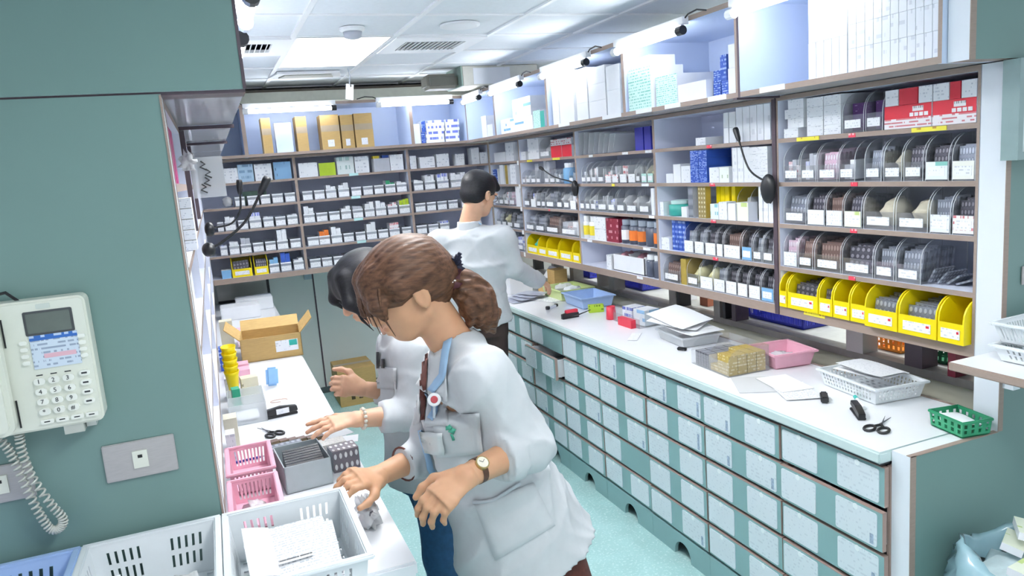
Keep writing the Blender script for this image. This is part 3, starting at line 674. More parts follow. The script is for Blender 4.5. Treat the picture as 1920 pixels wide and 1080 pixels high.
# ---- back wall, left bay
z1 = lambda v: 400+v/4.154
carton('B0', 0, z1(90), z1(200), .105, prw, 'pinkish print'); carton('B0', 0, z1(200), z1(322), .125, print_mat('pale_blue_box', '#a9c6de', '#5d7fa6', rows=3, dens=.5, cells=4), 'pale blue face', noun='blue carton')
carton('B0', 0, z1(330), z1(465), .12, prw, 'upright print columns'); carton('B0', 0, z1(480), z1(615), .125, print_mat('mid_blue_box', '#7fa9cf', '#33465f', rows=3, dens=.35, cells=3), 'dark blobs below', noun='blue carton')
contents('bag', RB.loc(RB.a(z1(118), .02, SZ[1]), .02, SZ[1]), PI/2, .1, .14, .1, 'white translucent bag on the second shelf of the left back bay')
for a, b in ((170, 255), (268, 365), (370, 452), (460, 552), (560, 646)): tray('B0', 1, z1(a), z1(b))
c = BX(0, .06, -.12, .05, 0, .10, mat('green_sleeve', '#7fa58f', .4, var=.15)).build('sleeve_pack', None, RB.loc(RB.a(z1(300), .1, SZ[1]), .212, SZ[1]+.001), (0, 0, PI/2)); tag(c, 'green sleeve pack lying behind the trays of the left back bay', 'pack')
for a, b, t, m in ((35, 90, 0, 0), (92, 186, .105, 0), (196, 280, 0, 0), (284, 384, .115, prb), (392, 478, .08, 0), (486, 572, 0, 0), (578, 666, .08, 0)): tray('B0', 2, z1(a), z1(b), tall=t or None, tm=m or None)
for a, b, t, m in ((58, 120, .08, 0), (128, 214, .1, 0), (216, 306, .12, gry), (312, 402, 0, 0), (408, 496, 0, 0), (500, 592, .15, prw), (602, 690, 0, 0)): tray('B0', 3, z1(a), z1(b), tall=t or None, tm=m or None)
cbin('B0', 4, z1(152), z1(310), 'foild', h=.14, hf=.06, m=yellow, noun='yellow tray', t=.004); cbin('B0', 4, z1(326), z1(436), 'foild', h=.14, hf=.06, m=yellow, noun='yellow tray', t=.004)
carton('B0', 4, z1(70), z1(146), .06, skyb, 'pale sky-blue', noun='low carton'); tray('B0', 4, z1(440), z1(524), tall=.12, tm=skyb); tray('B0', 4, z1(528), z1(618), tall=.145, tm=bluep); tray('B0', 4, z1(628), z1(714), tall=.09)
# ---- back wall, middle bay
z2 = lambda v: 560+v/4.5
for a, b, h, m, ds in ((8, 168, .105, prw, 'stacked white packs'), (178, 318, .095, limeg, 'lime green top'), (330, 474, .13, print_mat('striped_box', '#e3ecec', '#7fa9a6', rows=2, dens=.5, cells=5), 'teal stripes'), (482, 602, .125, prw, 'small dark mark'), (640, 775, .10, gry, 'clear box front'), (778, 890, .12, prw, 'grey clear box')):
    carton('B1', 0, z2(a), z2(b), h, m, ds)
for nm, px, m in (('yellow', 664, yel), ('blue', 742, bluep)):
    r, a, w = at_shelf('B1', 0, z2(px-26), z2(px+26), .03); o = BX(0, .06, -w/2, w/2, 0, .02, m).build('medicine_box', None, r.loc(a, .03, SZ[0]+.101), (0, 0, r.rz)); tag(o, f'small {nm} box on top of grey carton, middle back bay', 'box')
for i, (a, b, t, m) in enumerate(((35, 126, 0, 0), (134, 228, .07, prr), (232, 328, .105, prw), (336, 436, .11, prw), (446, 536, 0, 0), (546, 634, 0, 0), (640, 726, 0, 0), (734, 824, .1, green), (828, 920, .09, prw))): tray('B1', 1, z2(a), z2(b), tall=t or None, tm=m or None)
for a, b, t, m in ((46, 146, .13, prw), (152, 252, 0, 0), (260, 356, 0, 0), (360, 452, .10, prw), (458, 552, .1, gry), (560, 650, .125, wht), (652, 748, .12, prw), (754, 842, .1, prr), (850, 946, .13, limeg)): tray('B1', 2, z2(a), z2(b), tall=t or None, tm=m or None)
for a, b, t, m in ((78, 180, 0, 0), (176, 274, .12, orange), (278, 376, .13, prw), (382, 474, 0, 0), (484, 572, 0, 0), (576, 668, .145, wht), (674, 764, 0, 0), (768, 862, .125, prr), (874, 958, 0, 0)): tray('B1', 3, z2(a), z2(b), tall=t or None, tm=m or None)
for a, b, t, m in ((98, 196, 0, 0), (200, 292, 0, 0), (298, 386, 0, 0), (396, 484, 0, 0), (492, 580, .1, prw), (590, 680, 0, 0), (690, 780, 0, 0), (880, 965, 0, 0)): tray('B1', 4, z2(a), z2(b), tall=t or None, tm=m or None)
# ---- back wall, right bay
z3 = lambda v: 760+v/2.842
for a, b, h in ((28, 62, .10), (80, 160, .085), (170, 236, .10), (272, 318, .09), (356, 398, .13), (400, 440, .09)): carton('B2', 0, z3(a), z3(b), h, prw)
for a, b, t in ((46, 100, .095), (104, 164, .12), (170, 236, .13), (242, 330, .125), (345, 400, 0)): tray('B2', 1, z3(a), z3(b), tall=t or None)
for a, b, t in ((54, 112, 0), (116, 168, 0), (172, 226, 0), (230, 284, 0), (300, 350, 0), (370, 420, .09)): tray('B2', 2, z3(a), z3(b), tall=t or None)
for a, b, t in ((62, 120, 0), (124, 182, 0), (186, 240, .1), (330, 390, 0)): tray('B2', 3, z3(a), z3(b), tall=t or None)
for a, b, t in ((72, 128, .1), (132, 190, 0), (350, 400, 0)): tray('B2', 4, z3(a), z3(b), tall=t or None)
# ---- right corner bay
z5 = lambda v: 900+v/5.143
for a, b, h, m in ((140, 250, .075, wht), (252, 330, .14, prw)): carton('R4', 0, z5(a), z5(b), h, m)
carton('R4', 1, z5(132), z5(176), .12, prbl, noun='blue carton'); carton('R4', 1, z5(200), z5(236), .15, wht); carton('R4', 1, z5(250), z5(276), .145, gold, noun='tan carton'); carton('R4', 1, z5(298), z5(352), .15, prw)
for a, b, k in ((150, 186, 'boxes'), (190, 232, 'bag'), (236, 282, 'boxes'), (286, 340, 'foilp')): cbin('R4', 2, z5(a), z5(b), k, d=.16)
carton('R4', 2, z5(352), z5(396), .15, prw)
for a, b, k in ((164, 212, 'foil'), (216, 262, 'bagy'), (266, 322, 'foild'), (326, 396, 'foil')): cbin('R4', 3, z5(a), z5(b), k, d=.16)
for a, b, k in ((240, 300, 'foil'), (304, 350, 'bag'), (354, 425, 'boxes')): cbin('R4', 4, z5(a), z5(b), k, d=.16)
# ---- fourth right bay
z4 = lambda v: 960+v/6.354
carton('R3', 0, z4(112), z4(168), .06, prw); carton('R3', 0, z4(196), z4(326), .145, prw, 'tall plain'); cbin('R3', 0, z4(330), z4(465), 'bag', h=.14)
carton('R3', 0, z4(470), z4(596), .075, red, 'white print', noun='red carton'); carton('R3', 0, z4(598), z4(716), .075, red, 'white print', noun='red carton')
for k, (a, b, m) in enumerate(((470, 596, prr), (598, 716, prr))): carton('R3', 0, z4(a), z4(b), .04, m, zup=.0765, label=f"white carton on the {['left', 'right'][k]} red carton, top shelf, fourth right bay")
for a, b, h in ((168, 210, .14), (270, 300, .155), (302, 336, .15)): carton('R3', 1, z4(a), z4(b), h, wht, d=.05, off=.09)
for a, b, k in ((118, 166, 'boxes'), (170, 226, 'boxes'), (232, 290, None), (294, 346, None), (392, 450, 'bag'), (454, 520, 'vials'), (526, 576, 'boxes'), (684, 738, 'vials')): cbin('R3', 1, z4(a), z4(b), k, h=.10, hf=.05, d=.07)
bottle('R3', 1, z4(588), z4(668), .13, skyb, mat('white_cap', '#f0f2f4', .4), noun='blue bottle')
for a, b, k in ((150, 222, 'foild'), (230, 292, 'boxes'), (298, 352, 'foil'), (356, 404, 'bag'), (408, 512, 'foil'), (538, 606, 'bag'), (618, 692, 'bag'), (698, 768, 'boxes')): cbin('R3', 2, z4(a), z4(b), k, d=.18, h=.14, fr=paper if k == 'boxes' else None)
z4b = lambda v: 960+v/6
for a, b, k in ((160, 262, 'foil'), (266, 376, 'foil'), (380, 540, 'foilb'), (546, 740, 'boxes')): cbin('R3', 3, z4b(a), z4b(b), k, d=.2)
for a, b, k in ((162, 300, None), (302, 396, None), (398, 530, None), (540, 684, None), (690, 768, None)): cbin('R3', 4, z4b(a), z4b(b), k, m=yellow, noun='yellow bin', t=.004, h=.143)
o = lump(.045, .04, .05, tealg, 4, .15).build('plastic_bag', None, RR.loc(RR.a(z4b(245), .012, SZ[4]), .08, SZ[4]+.006), smooth=True); tag(o, 'teal packet inside the first yellow bin of the fourth right bay', 'packet')
# ---- third right bay
for k in range(9):
    y = RR.a(z4(790+k*58), .05, SZ[0]); t = BX(0, .22, -.002, .002, 0, .140-.004*k, film if k % 2 else clr2).build('plastic_sleeve', None, RR.loc(y, .02, SZ[0]+.003), (math.radians(5+k*2), 0, .0)); tag(t, f"{ORD[k]} clear plastic sleeve from left, leaning on top shelf, third right bay", 'plastic sleeve', 'leaning plastic sleeves')
for a, b in ((1470, 1570), (1580, 1660)): carton('R2', 0, z4(a), z4(b), .12, mat('dark_blue_print', '#2a2b92', .5, var=.1), 'white label below', noun='dark blue carton', side=navy)
for a, b, k, f in ((832, 890, 'boxes', None), (892, 946, 'boxes', None), (950, 1016, 'boxes', None), (1026, 1100, 'vials', None), (1112, 1190, 'boxes', prr), (1194, 1272, 'boxes', prr), (1286, 1372, 'boxes', paper), (1386, 1476, 'bag', paper), (1480, 1532, 'vials', None), (1542, 1612, 'bagc', prg), (1616, 1688, 'bagy', prg)): cbin('R2', 1, z4(a), z4(b), k, h=.13, hf=.052, d=.18, fr=f)
for a, b, k in ((812, 872, 'bag'), (880, 936, 'bag'), (940, 1012, 'boxes'), (1022, 1140, 'vials'), (1146, 1236, 'boxes'), (1250, 1352, 'bag'), (1362, 1500, 'bag'), (1512, 1650, 'bag')): cbin('R2', 2, z4(a), z4(b), k, d=.2, h=.14)
carton('R2', 2, z4(1664), z4(1702), .14, wht, d=.03)
wcap = mat('white_cap', '#f0f2f4', .4); dkb = mat('dark_bottle', '#4b5162', .3, var=.08)
bottle('R2', 3, z4b(762), z4b(842), .14, mat('white_bottle', '#eceef0', .4), wcap, yel, 'white bottle', 'yellow band'); bottle('R2', 3, z4b(846), z4b(930), .14, mat('white_bottle', '#eceef0', .4), wcap, yel, 'white bottle', 'yellow band')
carton('R2', 3, z4b(934), z4b(1062), .07, prw); carton('R2', 3, z4b(934), z4b(1062), .07, prw, zup=.0715, label='white carton stacked on another beside white bottles, third right bay')
for k in range(2): carton('R2', 3, z4b(1068), z4b(1206), .068, print_mat('dark_red_box', '#7d1d33', '#d9a3ad', rows=2, dens=.45, cells=3), zup=.0695*k, label=f"dark red carton, {['lower', 'upper'][k]} of two beside dark bottles, third right bay", side=dred)
for a, b, bd in ((1212, 1284, paper), (1292, 1380, orange), (1384, 1474, orange), (1478, 1570, None), (1576, 1640, orange)): bottle('R2', 3, z4b(a), z4b(b), .135, dkb, mat('grey_cap', '#9aa3b0', .4), bd, 'dark bottle', 'orange band' if bd is orange else 'grey cap')
r, a, w = at_shelf('R2', 4, z4b(1132), z4b(1480), .012)
t = thing('open_carton', 'open white carton of pink packets, bottom shelf, third right bay', 'box', r.loc(a, .02, SZ[4]+.0005))
b = MB(); b.box(0, .004, -w/2, w/2, 0, .095, wht); b.box(.18, .184, -w/2, w/2, 0, .095, wht); b.box(0, .184, -w/2, -w/2+.004, 0, .095, wht); b.box(0, .184, w/2-.004, w/2, 0, .095, wht); b.box(0, .184, -w/2, w/2, 0, .004, wht); b.build('body', t)
for k in range(4): 
    o = lump(.045, .030, .022, mat('rose_packet', '#c98d98', .4, var=.2, scale=40) if k % 2 else film, 20+k, .3).build('packet_bag', None, RR.loc(a-w/2+.045+k*(w-.09)/3, .105, SZ[4]+.06), smooth=True); tag(o, f"{ORD[k]} pinkish packet from the camera in the open white carton", 'packet')
for a_, b_ in ((1492, 1566), (1578, 1640)): bottle('R2', 4, z4b(a_), z4b(b_), .12, dkb, wcap, None, 'dark bottle', 'white cap')
carton('R2', 4, z4b(1068), z4b(1124), .085, prw)
# ---- second right bay
z6 = lambda v: 1220+v/6.352
carton('R1', 0, z6(536), z6(656), .035, prw, 'low')
blk = print_mat('black_label_box', '#eef0f4', '#1b1e26', rows=2, dens=.55, cells=1.2, fade=.9)
for k, (a, b, h) in enumerate(((872, 932, .065), (938, 1018, .065))):
    for j in range(2): carton('R1', 0, z6(a), z6(b), h, wht, zup=.0665*j, label=f"white carton with black square, {['lower', 'upper'][j]} {['left', 'right'][k]}, top shelf, second right bay", side=wht)
    for j in range(2):
        pass
for k, (a, b) in enumerate(((1022, 1100), (1102, 1184), (1186, 1268), (1270, 1350), (1352, 1430))): carton('R1', 0, z6(a), z6(b), .155, print_mat('slim_white_box', '#eef0f6', '#59617a', rows=3, dens=.42, cells=1.2, fade=.22), noun='tall slim carton')
carton('R1', 1, z6(186), z6(272), .045, wht); carton('R1', 1, z6(274), z6(362), .09, wht); carton('R1', 1, z6(366), z6(478), .08, prw); carton('R1', 1, z6(400), z6(474), .15, prw, d=.05, off=.13, noun='tall pale carton')
for j in range(4):
    for k, (a, b) in enumerate(((478, 575), (578, 676))): carton('R1', 1, z6(a), z6(b), .037, prbl, zup=.0375*j, label=f"blue carton, {ORD[j]} from bottom in the {['left', 'right'][k]} blue stack, second right bay", side=bluep, d=.14)
carton('R1', 1, z6(700), z6(818), .068, prw); carton('R1', 1, z6(820), z6(938), .068, print_mat('green_mark_box', '#eef2ec', '#9db38f', rows=2, dens=.4, cells=2), noun='green-marked carton')
carton('R1', 1, z6(742), z6(965), .145, mat('kraft_grey', '#b3aaa6', .6, var=.06), d=.08, off=.13, noun='grey-brown carton', side=mat('kraft_grey', '#b3aaa6'))
for a, b in ((976, 1038), (1040, 1110), (1112, 1190)): carton('R1', 1, z6(a), z6(b), .15, prw, noun='tall slim carton')
for j in range(5): carton('R1', 1, z6(1196), z6(1412), .029, prw, zup=.0295*j, off=.006, label=f"flat white carton, {ORD[j]} from bottom, white stack beside the microphone")
r_ = mat('teal_roll', '#38a297', .4)
carton('R1', 2, z6(105), z6(158), .07, prw); bottle('R1', 2, z6(160), z6(330), .075, r_, mat('roll_end', '#cfe9e6', .5), None, 'teal roll', 'wide')
cbin('R1', 2, z6(338), z6(448), 'foil', h=.13, off=.07, d=.12); carton('R1', 2, z6(380), z6(446), .05, wht, 'plain', noun='low carton', d=.05, off=.006)
for a, b, m, nn, ds in ((452, 512, foil, 'silver blister card', 'standing upright'), (570, 664, foilg, 'gold blister card', 'standing upright')): carton('R1', 2, z6(a), z6(b), .15, m, ds, d=.03, noun=nn, cat='blister card', name='blister_card', side=gold if m is foilg else gry)
for a, b in ((668, 716), (718, 768), (770, 820), (846, 892)): carton('R1', 2, z6(a), z6(b), .155, yellow, d=.18, off=.07, noun='yellow folder', cat='folder', name='folder', side=yellow)
carton('R1', 2, z6(730), z6(828), .07, print_mat('teal_white_box', '#e9f3f5', '#48b3c0', rows=2, dens=.45, cells=2), d=.05, off=.004, noun='teal-white carton'); carton('R1', 2, z6(832), z6(930), .08, prw, d=.05, off=.004)
carton('R1', 2, z6(940), z6(1030), .075, paper, d=.04, off=.004, tilt=0, noun='narrow white carton'); cbin('R1', 2, z6(920), z6(1080), 'bag', h=.145, off=.06, d=.15)
carton('R1', 2, z6(1048), z6(1184), .08, print_mat('lime_white_box', '#f1f5e0', '#b9cf5c', rows=2, dens=.4, cells=2), d=.05, off=.004, noun='lime-white carton'); carton('R1', 2, z6(1190), z6(1284), .14, foil, d=.03, off=.06, noun='silver blister card', name='blister_card', cat='blister card', side=gry)
for a, b in ((1290, 1340), (1344, 1402), (1404, 1470)):
    o = carton('R1', 2, z6(a), z6(b), .155, prw, 'red ends', d=.15, noun='tall slim carton')
carton('R1', 3, z6(130), z6(226), .062, prw)
for a, b in ((228, 264), (266, 302), (304, 348), (350, 392)): carton('R1', 3, z6(a), z6(b), .15, prbl, d=.15, off=.03, noun='blue slim carton', side=bluep)
for a, b, k in ((402, 516, 'foil'), (526, 642, 'foil'), (652, 780, 'foild'), (786, 866, 'foild'), (872, 1072, 'foilb')): cbin('R1', 3, z6(a), z6(b), k, fr=paper, d=.19)
cbin('R1', 3, z6(1086), z6(1212), 'foild', fr=skyb); cbin('R1', 3, z6(1218), z6(1330), 'foil', h=.14); cbin('R1', 3, z6(1334), z6(1470), 'foild', h=.14)
cbin('R1', 4, z6(152), z6(360), 'foilb', h=.13); carton('R1', 4, z6(366), z6(430), .13, gold, d=.1, noun='gold carton', side=gold)
for a, b, k, f in ((434, 582, 'bagy', None), (592, 746, 'bagy', paper), (752, 890, 'foil', paper), (896, 1030, 'foild', paper), (1036, 1160, 'foild', paper), (1168, 1312, 'foild', paper), (1318, 1472, 'foild', skyb)): cbin('R1', 4, z6(a), z6(b), k, fr=f)
# ---- nearest right bay
z7 = lambda v: 1450+v/4.8
for j, (a, b) in enumerate(((95, 225), (130, 275), (105, 275), (135, 275))): carton('R0', 0, z7(a), z7(b), .036, prw, zup=.0365*j, label=f"small white carton, {ORD[j]} from bottom of the stack by the dark post")
for j in range(4):
    for k, (a, b) in enumerate(((302, 450), (454, 610))): carton('R0', 0, z7(a), z7(b), .035, prw, zup=.0355*j, label=f"white carton, {ORD[j]} from bottom, {['left', 'right'][k]} column beside the purple bin", d=.16)
cbin('R0', 0, z7(614), z7(815), None, h=.14, off=.01, d=.2, desc='of purple cartons'); cbin('R0', 0, z7(820), z7(985), None, h=.14, off=.01, desc='of purple cartons')
for k, (a, b) in enumerate(((642, 788), (848, 956))):
    for j in range(3): carton('R0', 0, z7(a), z7(b), .032, prp, zup=.005+.0325*j, off=.05, label=f"purple carton, {ORD[j]} from bottom in the {['left', 'right'][k]} purple bin", side=purple, d=.13)
for k, (a, b) in enumerate(((998, 1424), (1428, 1828))):
    o = carton('R0', 0, z7(a), z7(b), .075, red, label=f"large red and white carton, {['left', 'right'][k]} of two on the top shelf", side=wht, d=.2)
    w = o.dimensions.y; BX(-.0006, 0, -w/2, w/2, .0, .032, prr).build('white_band', o); BX(-.0010, -.0002, -.06+.02*k, -.02+.02*k, .052, .068, print_mat('barcode', '#f2f2f4', '#3a3c44', rows=1, dens=.5, cells=16, fade=.8)).build('barcode_label', o)
    for q in range(4): BX(-.0010, -.0002, -w/2+.012+q*.018, -w/2+.026+q*.018, .036, .048, paper).build('print_square', o)
for a, b, m, n_ in ((1005, 1124, prw, 'white'), (1127, 1298, red, 'red'), (1302, 1428, prw, 'white'), (1432, 1578, prw, 'white'), (1582, 1682, red, 'red'), (1686, 1828, prw, 'white')):
    k = ('up', n_); CNT[k] = CNT.get(k, 0)+1; carton('R0', 0, z7(a), z7(b), .052, m, zup=.0757, label=f"small {n_} carton, {ORD[CNT[k]-1]} {n_} one on the large red cartons", side=red if m is red else wht, d=.18)
for a, b, k, f in ((92, 236, 'boxes', None), (242, 388, 'boxes', None), (394, 580, 'foilp', None), (586, 738, 'boxes', None), (816, 976, 'foil', None), (986, 1160, 'bagc', None), (1166, 1352, 'foild', None), (1362, 1582, 'foild', print_mat('teal_white_box2', '#eef4f4', '#3fb3a4', rows=2, dens=.4, cells=2)), (1600, 1822, 'foil', print_mat('yellow_white_box', '#f3f3ea', '#d9d33c', rows=2, dens=.4, cells=2))): cbin('R0', 1, z7(a), z7(b), k, fr=f, d=.22)
for a, b, k, f in ((92, 298, 'foil', None), (304, 466, 'foild', paper), (472, 628, 'foilb', prw), (634, 798, 'foild', print_mat('lime_white_box', '', '')), (806, 1088, 'bagc', None), (1096, 1394, 'bagc', None), (1402, 1598, 'foil', prw), (1604, 1822, 'foild', prr)): cbin('R0', 2, z7(a), z7(b), k, fr=f, d=.22)
for a, b, k, f in ((92, 218, 'foilp', prw), (222, 360, 'foilb', None), (368, 610, 'foilb', None), (616, 900, 'foild', None), (906, 1090, 'foil', None), (1096, 1330, 'foil', None)): cbin('R0', 3, z7(a), z7(b), k, fr=f, d=.22)
for k in range(4):
    y = RR.a(z7(1450+k*64), .06, SZ[3]); o = BX(0, .09, -.003, .003, 0, .055, foil, faces={'-y': foil, '+y': foil}).build('blister_pack', None, RR.loc(y, .03+.01*k, SZ[3]+.005), (math.radians(28+14*k), 0, 0)); tag(o, f"loose silver blister pack, {ORD[k]} from left, leaning on fourth shelf, nearest right bay", 'blister pack')
for k, (a, b, c) in enumerate(((34, 158, None), (162, 438, 'foild'), (442, 568, 'foild'), (572, 724, None), (728, 884, None), (890, 1188, 'foil'), (1194, 1544, 'foil'), (1550, 1792, None))):
    o = cbin('R0', 4, z7(a), z7(b), c, m=yellow, noun='yellow bin', t=.005, h=.144, hf=.066, off=-.012 if k < 5 else -.03, d=.22, ch=.11)
    w = o.dimensions.y; BX(-.0036, -.003, -w*.33, -w*.25, .034, .042, red).build('red_mark', o)

# ---- wall cabinets on the right: cartons (front board at x=.18)
def cab(px0, px1, z, h, front, label, d=.2, x=.22, side=None, cat='box', name='carton_box', top=None, z_eval=False):
    ze = Z0 if z_eval else z; y0, y1 = sorted((y_at(px0, x, ze), y_at(px1, x, ze))); o = BX(0, d, -(y1-y0)/2+.001, (y1-y0)/2-.001, 0, h-.0008, side or wht, faces={'-x': front, '+z': top or side or wht}).build(name, None, (x, (y0+y1)/2, z+.0004)); return tag(o, label, cat)
Z0 = ZU+.02
slim = print_mat('slim_white_box', '', '')
for j in range(4):
    for i in range(11):
        a = 1590+i*15.8
        if j >= 2 and i > 10: continue
        cab(a, a+15.8, Z0+j*.074, .074, slim, f"slim white carton, {ORD[i]} in the {ORD[j]} row up, right block of nearest cabinet", d=.18, x=.20)
for i in range(5): cab(1516+i*14.5, 1516+(i+1)*14.5, Z0, .12, slim, f"slim white carton, {ORD[i]} of five under the large white carton", d=.18, x=.20)
cab(1516, 1588.5, Z0+.12, .17, wht, 'large white carton on five slim cartons, nearest wall cabinet', d=.18, x=.20)
cab(1180, 1222, Z0, .19, prg, 'tall pale green dotted carton at the left of its cabinet', x=.185, d=.18); cab(1231, 1271, Z0, .13, prg, 'wide green dotted carton in the middle of its cabinet', x=.20); cab(1184, 1218, Z0+.19, .05, prg, 'flat green dotted carton lying on top of the tall one', x=.20, d=.14)
cab(1272, 1325, Z0, .075, wht, 'long white carton with grey stripes, beside green cartons', x=.19, d=.1)
for k, (a, b, z, h) in enumerate(((1338, 1352, 0, .055), (1353, 1366, 0, .06), (1338, 1352, .055, .05), (1351, 1363, .06, .10))): cab(a, b, Z0+z, h, prbl, f"small dark blue carton, {ORD[k]} counted upward, beside the dark cabinet post", side=bluep, d=.12)
cab(1366, 1386, Z0, .10, wht, 'white carton behind the blue ones, lower', d=.2, x=.21); cab(1366, 1386, Z0+.1, .09, wht, 'white carton behind the blue ones, upper', d=.2, x=.21)
logo = print_mat('logo_carton', '#f1f2f6', '#caa9b2', rows=1, dens=.4, cells=1.5, fade=.6)
for i, (a, b, n_, h) in enumerate(((1038, 1050, 4, .075), (1051, 1078, 2, .14), (1083, 1104, 3, .09), (1106, 1138, 3, .085), (1140, 1165, 2, .12))):
    for j in range(n_): cab(a, b, Z0+j*h, h, logo if n_ > 2 else wht, f"white carton, {ORD[j]} from bottom, {ORD[i]} column of the plain white cabinet", x=.185, z_eval=True)
sw = print_mat('blue_swoosh_box', '#f2f5fa', '#49a0d0', rows=3, dens=.42, cells=2, fade=.85)
for i, (a, b, z, h, m, l) in enumerate(((940, 958, 0, .10, sw, 'white carton at the left of the swoosh cabinet'), (958, 1000, 0, .09, sw, 'wide blue swoosh carton, lower one'), (962, 996, .09, .12, sw, 'wide blue swoosh carton, upper one'), (1001, 1014, 0, .11, prg, 'pale teal carton at the right end of the swoosh cabinet'), (1014, 1022, 0, .1, tealg, 'narrow teal carton beside the pale teal one'))): cab(a, b, Z0+z, h, m, l, x=.20)
cab(905, 914, Z0, .16, wht, 'tall white carton in the far corner cabinet', x=.22); cab(915, 925, Z0, .09, wht, 'low white carton in the far corner cabinet', x=.22)
# back wall cabinets (front at y = 4.10)
def cabb(px0, px1, z, h, front, label, d=.16, y=4.14, side=None, name='carton_box', cat='box'):
    x0, x1 = sorted((x_at(px0, y, z), x_at(px1, y, z))); o = BX(-(x1-x0)/2+.001, (x1-x0)/2-.001, 0, d, 0, h-.0008, side or wht, faces={'-y': front}).build(name, None, ((x0+x1)/2, y, z+.0004)); tag(o, label, cat); return o
tape = mat('packing_tape', '#a8977f', .4)
for k, (a, b, h, l) in enumerate(((496, 514, .25, 'tall narrow brown carton at the far left of the back cabinets'), (560, 581, .25, 'second narrow brown carton beside the cabinet divider'), (606, 641, .25, 'left of three brown cartons standing together'), (643, 667, .245, 'middle of three brown cartons standing together'), (669, 703, .25, 'right of three brown cartons standing together'))):
    o = cabb(a, b, Z0, h, card, l, side=carddk, y=4.14+.01*(k % 2)); w = o.dimensions.x
    BX(-w/2, w/2, -.0008, 0, h*.52, h*.70, tape).build('tape', o)
    if k > 1: BX(-w*.2, w*.15, -.0012, -.0002, .02, .07, prw).build('label_card', o)
for k, (a, b, h, m, l) in enumerate(((520, 552, .21, cabin, 'pale blue board standing between narrow brown cartons'), (778, 790, .15, wht, 'plain white carton left of the blue-printed ones'))): cabb(a, b, Z0, h, m, l, d=.05)
for j in range(2):
    for k, (a, b) in enumerate(((800, 834), (836, 862))): cabb(a, b, Z0+j*.085, .085, prb, f"blue-printed white carton, {['lower', 'upper'][j]} {['left', 'right'][k]} of four on the back wall")
    cabb(791, 799, Z0+j*.085, .085, prbl, f"narrow blue carton, {['lower', 'upper'][j]} of two beside the blue-printed ones")
# ================================================================== THINGS ON COUNTERS, LEDGES AND WALLS
def panel(mb, P, holes, m, th):
    # P: 4 corner points (bottom-left, bottom-right, top-right, top-left); holes: rectangles in 0..1
    us = sorted({0, 1}|{h[0] for h in holes}|{h[1] for h in holes}); vs = sorted({0, 1}|{h[2] for h in holes}|{h[3] for h in holes})
    P = [Vector(p) for p in P]; n = (P[1]-P[0]).cross(P[3]-P[0]).normalized()*th
    at_ = lambda u, v: (P[0]*(1-u)+P[1]*u)*(1-v)+(P[3]*(1-u)+P[2]*u)*v
    for u0, u1 in zip(us, us[1:]):
        for v0, v1 in zip(vs, vs[1:]):
            cu, cv = (u0+u1)/2, (v0+v1)/2
            if any(h[0] < cu < h[1] and h[2] < cv < h[3] for h in holes): continue
            q = [at_(u0, v0), at_(u1, v0), at_(u1, v1), at_(u0, v1)]; mb.face(q, m); mb.face([p-n for p in q[::-1]], m)
    for h in holes:
        c = [at_(h[0], h[2]), at_(h[1], h[2]), at_(h[1], h[3]), at_(h[0], h[3])]
        for i in range(4): mb.face([c[(i+1) % 4], c[i], c[i]-n, c[(i+1) % 4]-n], m)
def holes_for(style, L, h):
    H = []
    if style == 'slots':
        for c in (.25, .75):
            for k in range(5):
                u = c+(k-2)*.058
                for v0, v1 in ((.22, .46), (.56, .80)): H.append((u-.011, u+.011, v0, v1))
    elif style == 'ribs':
        n = max(6, int(L/.011)); H = [(k/n+.003, k/n+.003+.45/n, .15, .82) for k in range(1, n-1)]
    elif style == 'mesh':
        n = max(5, int(L/.016)); nv = 3
        for k in range(1, n-1):
            for j in range(nv): H.append((k/n, k/n+.5/n, .16+j*.24, .16+j*.24+.16))
    elif style == 'holes':
        n = max(3, int(L/.024))
        for k in range(n):
            for j in range(2): H.append(((k+.28)/n, (k+.72)/n, .16+.38*j, .16+.38*j+.26))
    return H
def basket(label, c, w, d, h, m, style='solid', rz=0, taper=.9, rim=.010, th=.0025, name='basket', cat='basket', group=None):
    t = thing(name, label, cat, c, rz, group); a, b = w/2, d/2; a2, b2 = a*taper, b*taper
    top = [(-a, -b, h), (a, -b, h), (a, b, h), (-a, b, h)]; bot = [(-a2, -b2, .003), (a2, -b2, .003), (a2, b2, .003), (-a2, b2, .003)]
    for i in range(4):
        j = (i+1) % 4; mb = MB(); L = w if i % 2 == 0 else d; panel(mb, [bot[i], bot[j], top[j], top[i]], holes_for(style, L, h), m, th); mb.build('wall', t)
    mb = MB(); panel(mb, [(-a2, -b2, .003), (a2, -b2, .003), (a2, b2, .003), (-a2, b2, .003)], [((k+.3)/8, (k+.7)/8, (j+.3)/8, (j+.7)/8) for k in range(8) for j in range(8)] if style in ('mesh', 'slots') else [], m, .003); mb.build('bottom', t)
    r = MB(); ri = rim; o = .004
    for x0, x1, y0, y1 in ((-a-ri, a+ri, -b-ri, -b+o), (-a-ri, a+ri, b-o, b+ri), (-a-ri, -a+o, -b, b), (a-o, a+ri, -b, b)): r.box(x0, x1, y0, y1, h-.007, h+.002, m)
    r.build('rim', t, bevel=.0025); return t
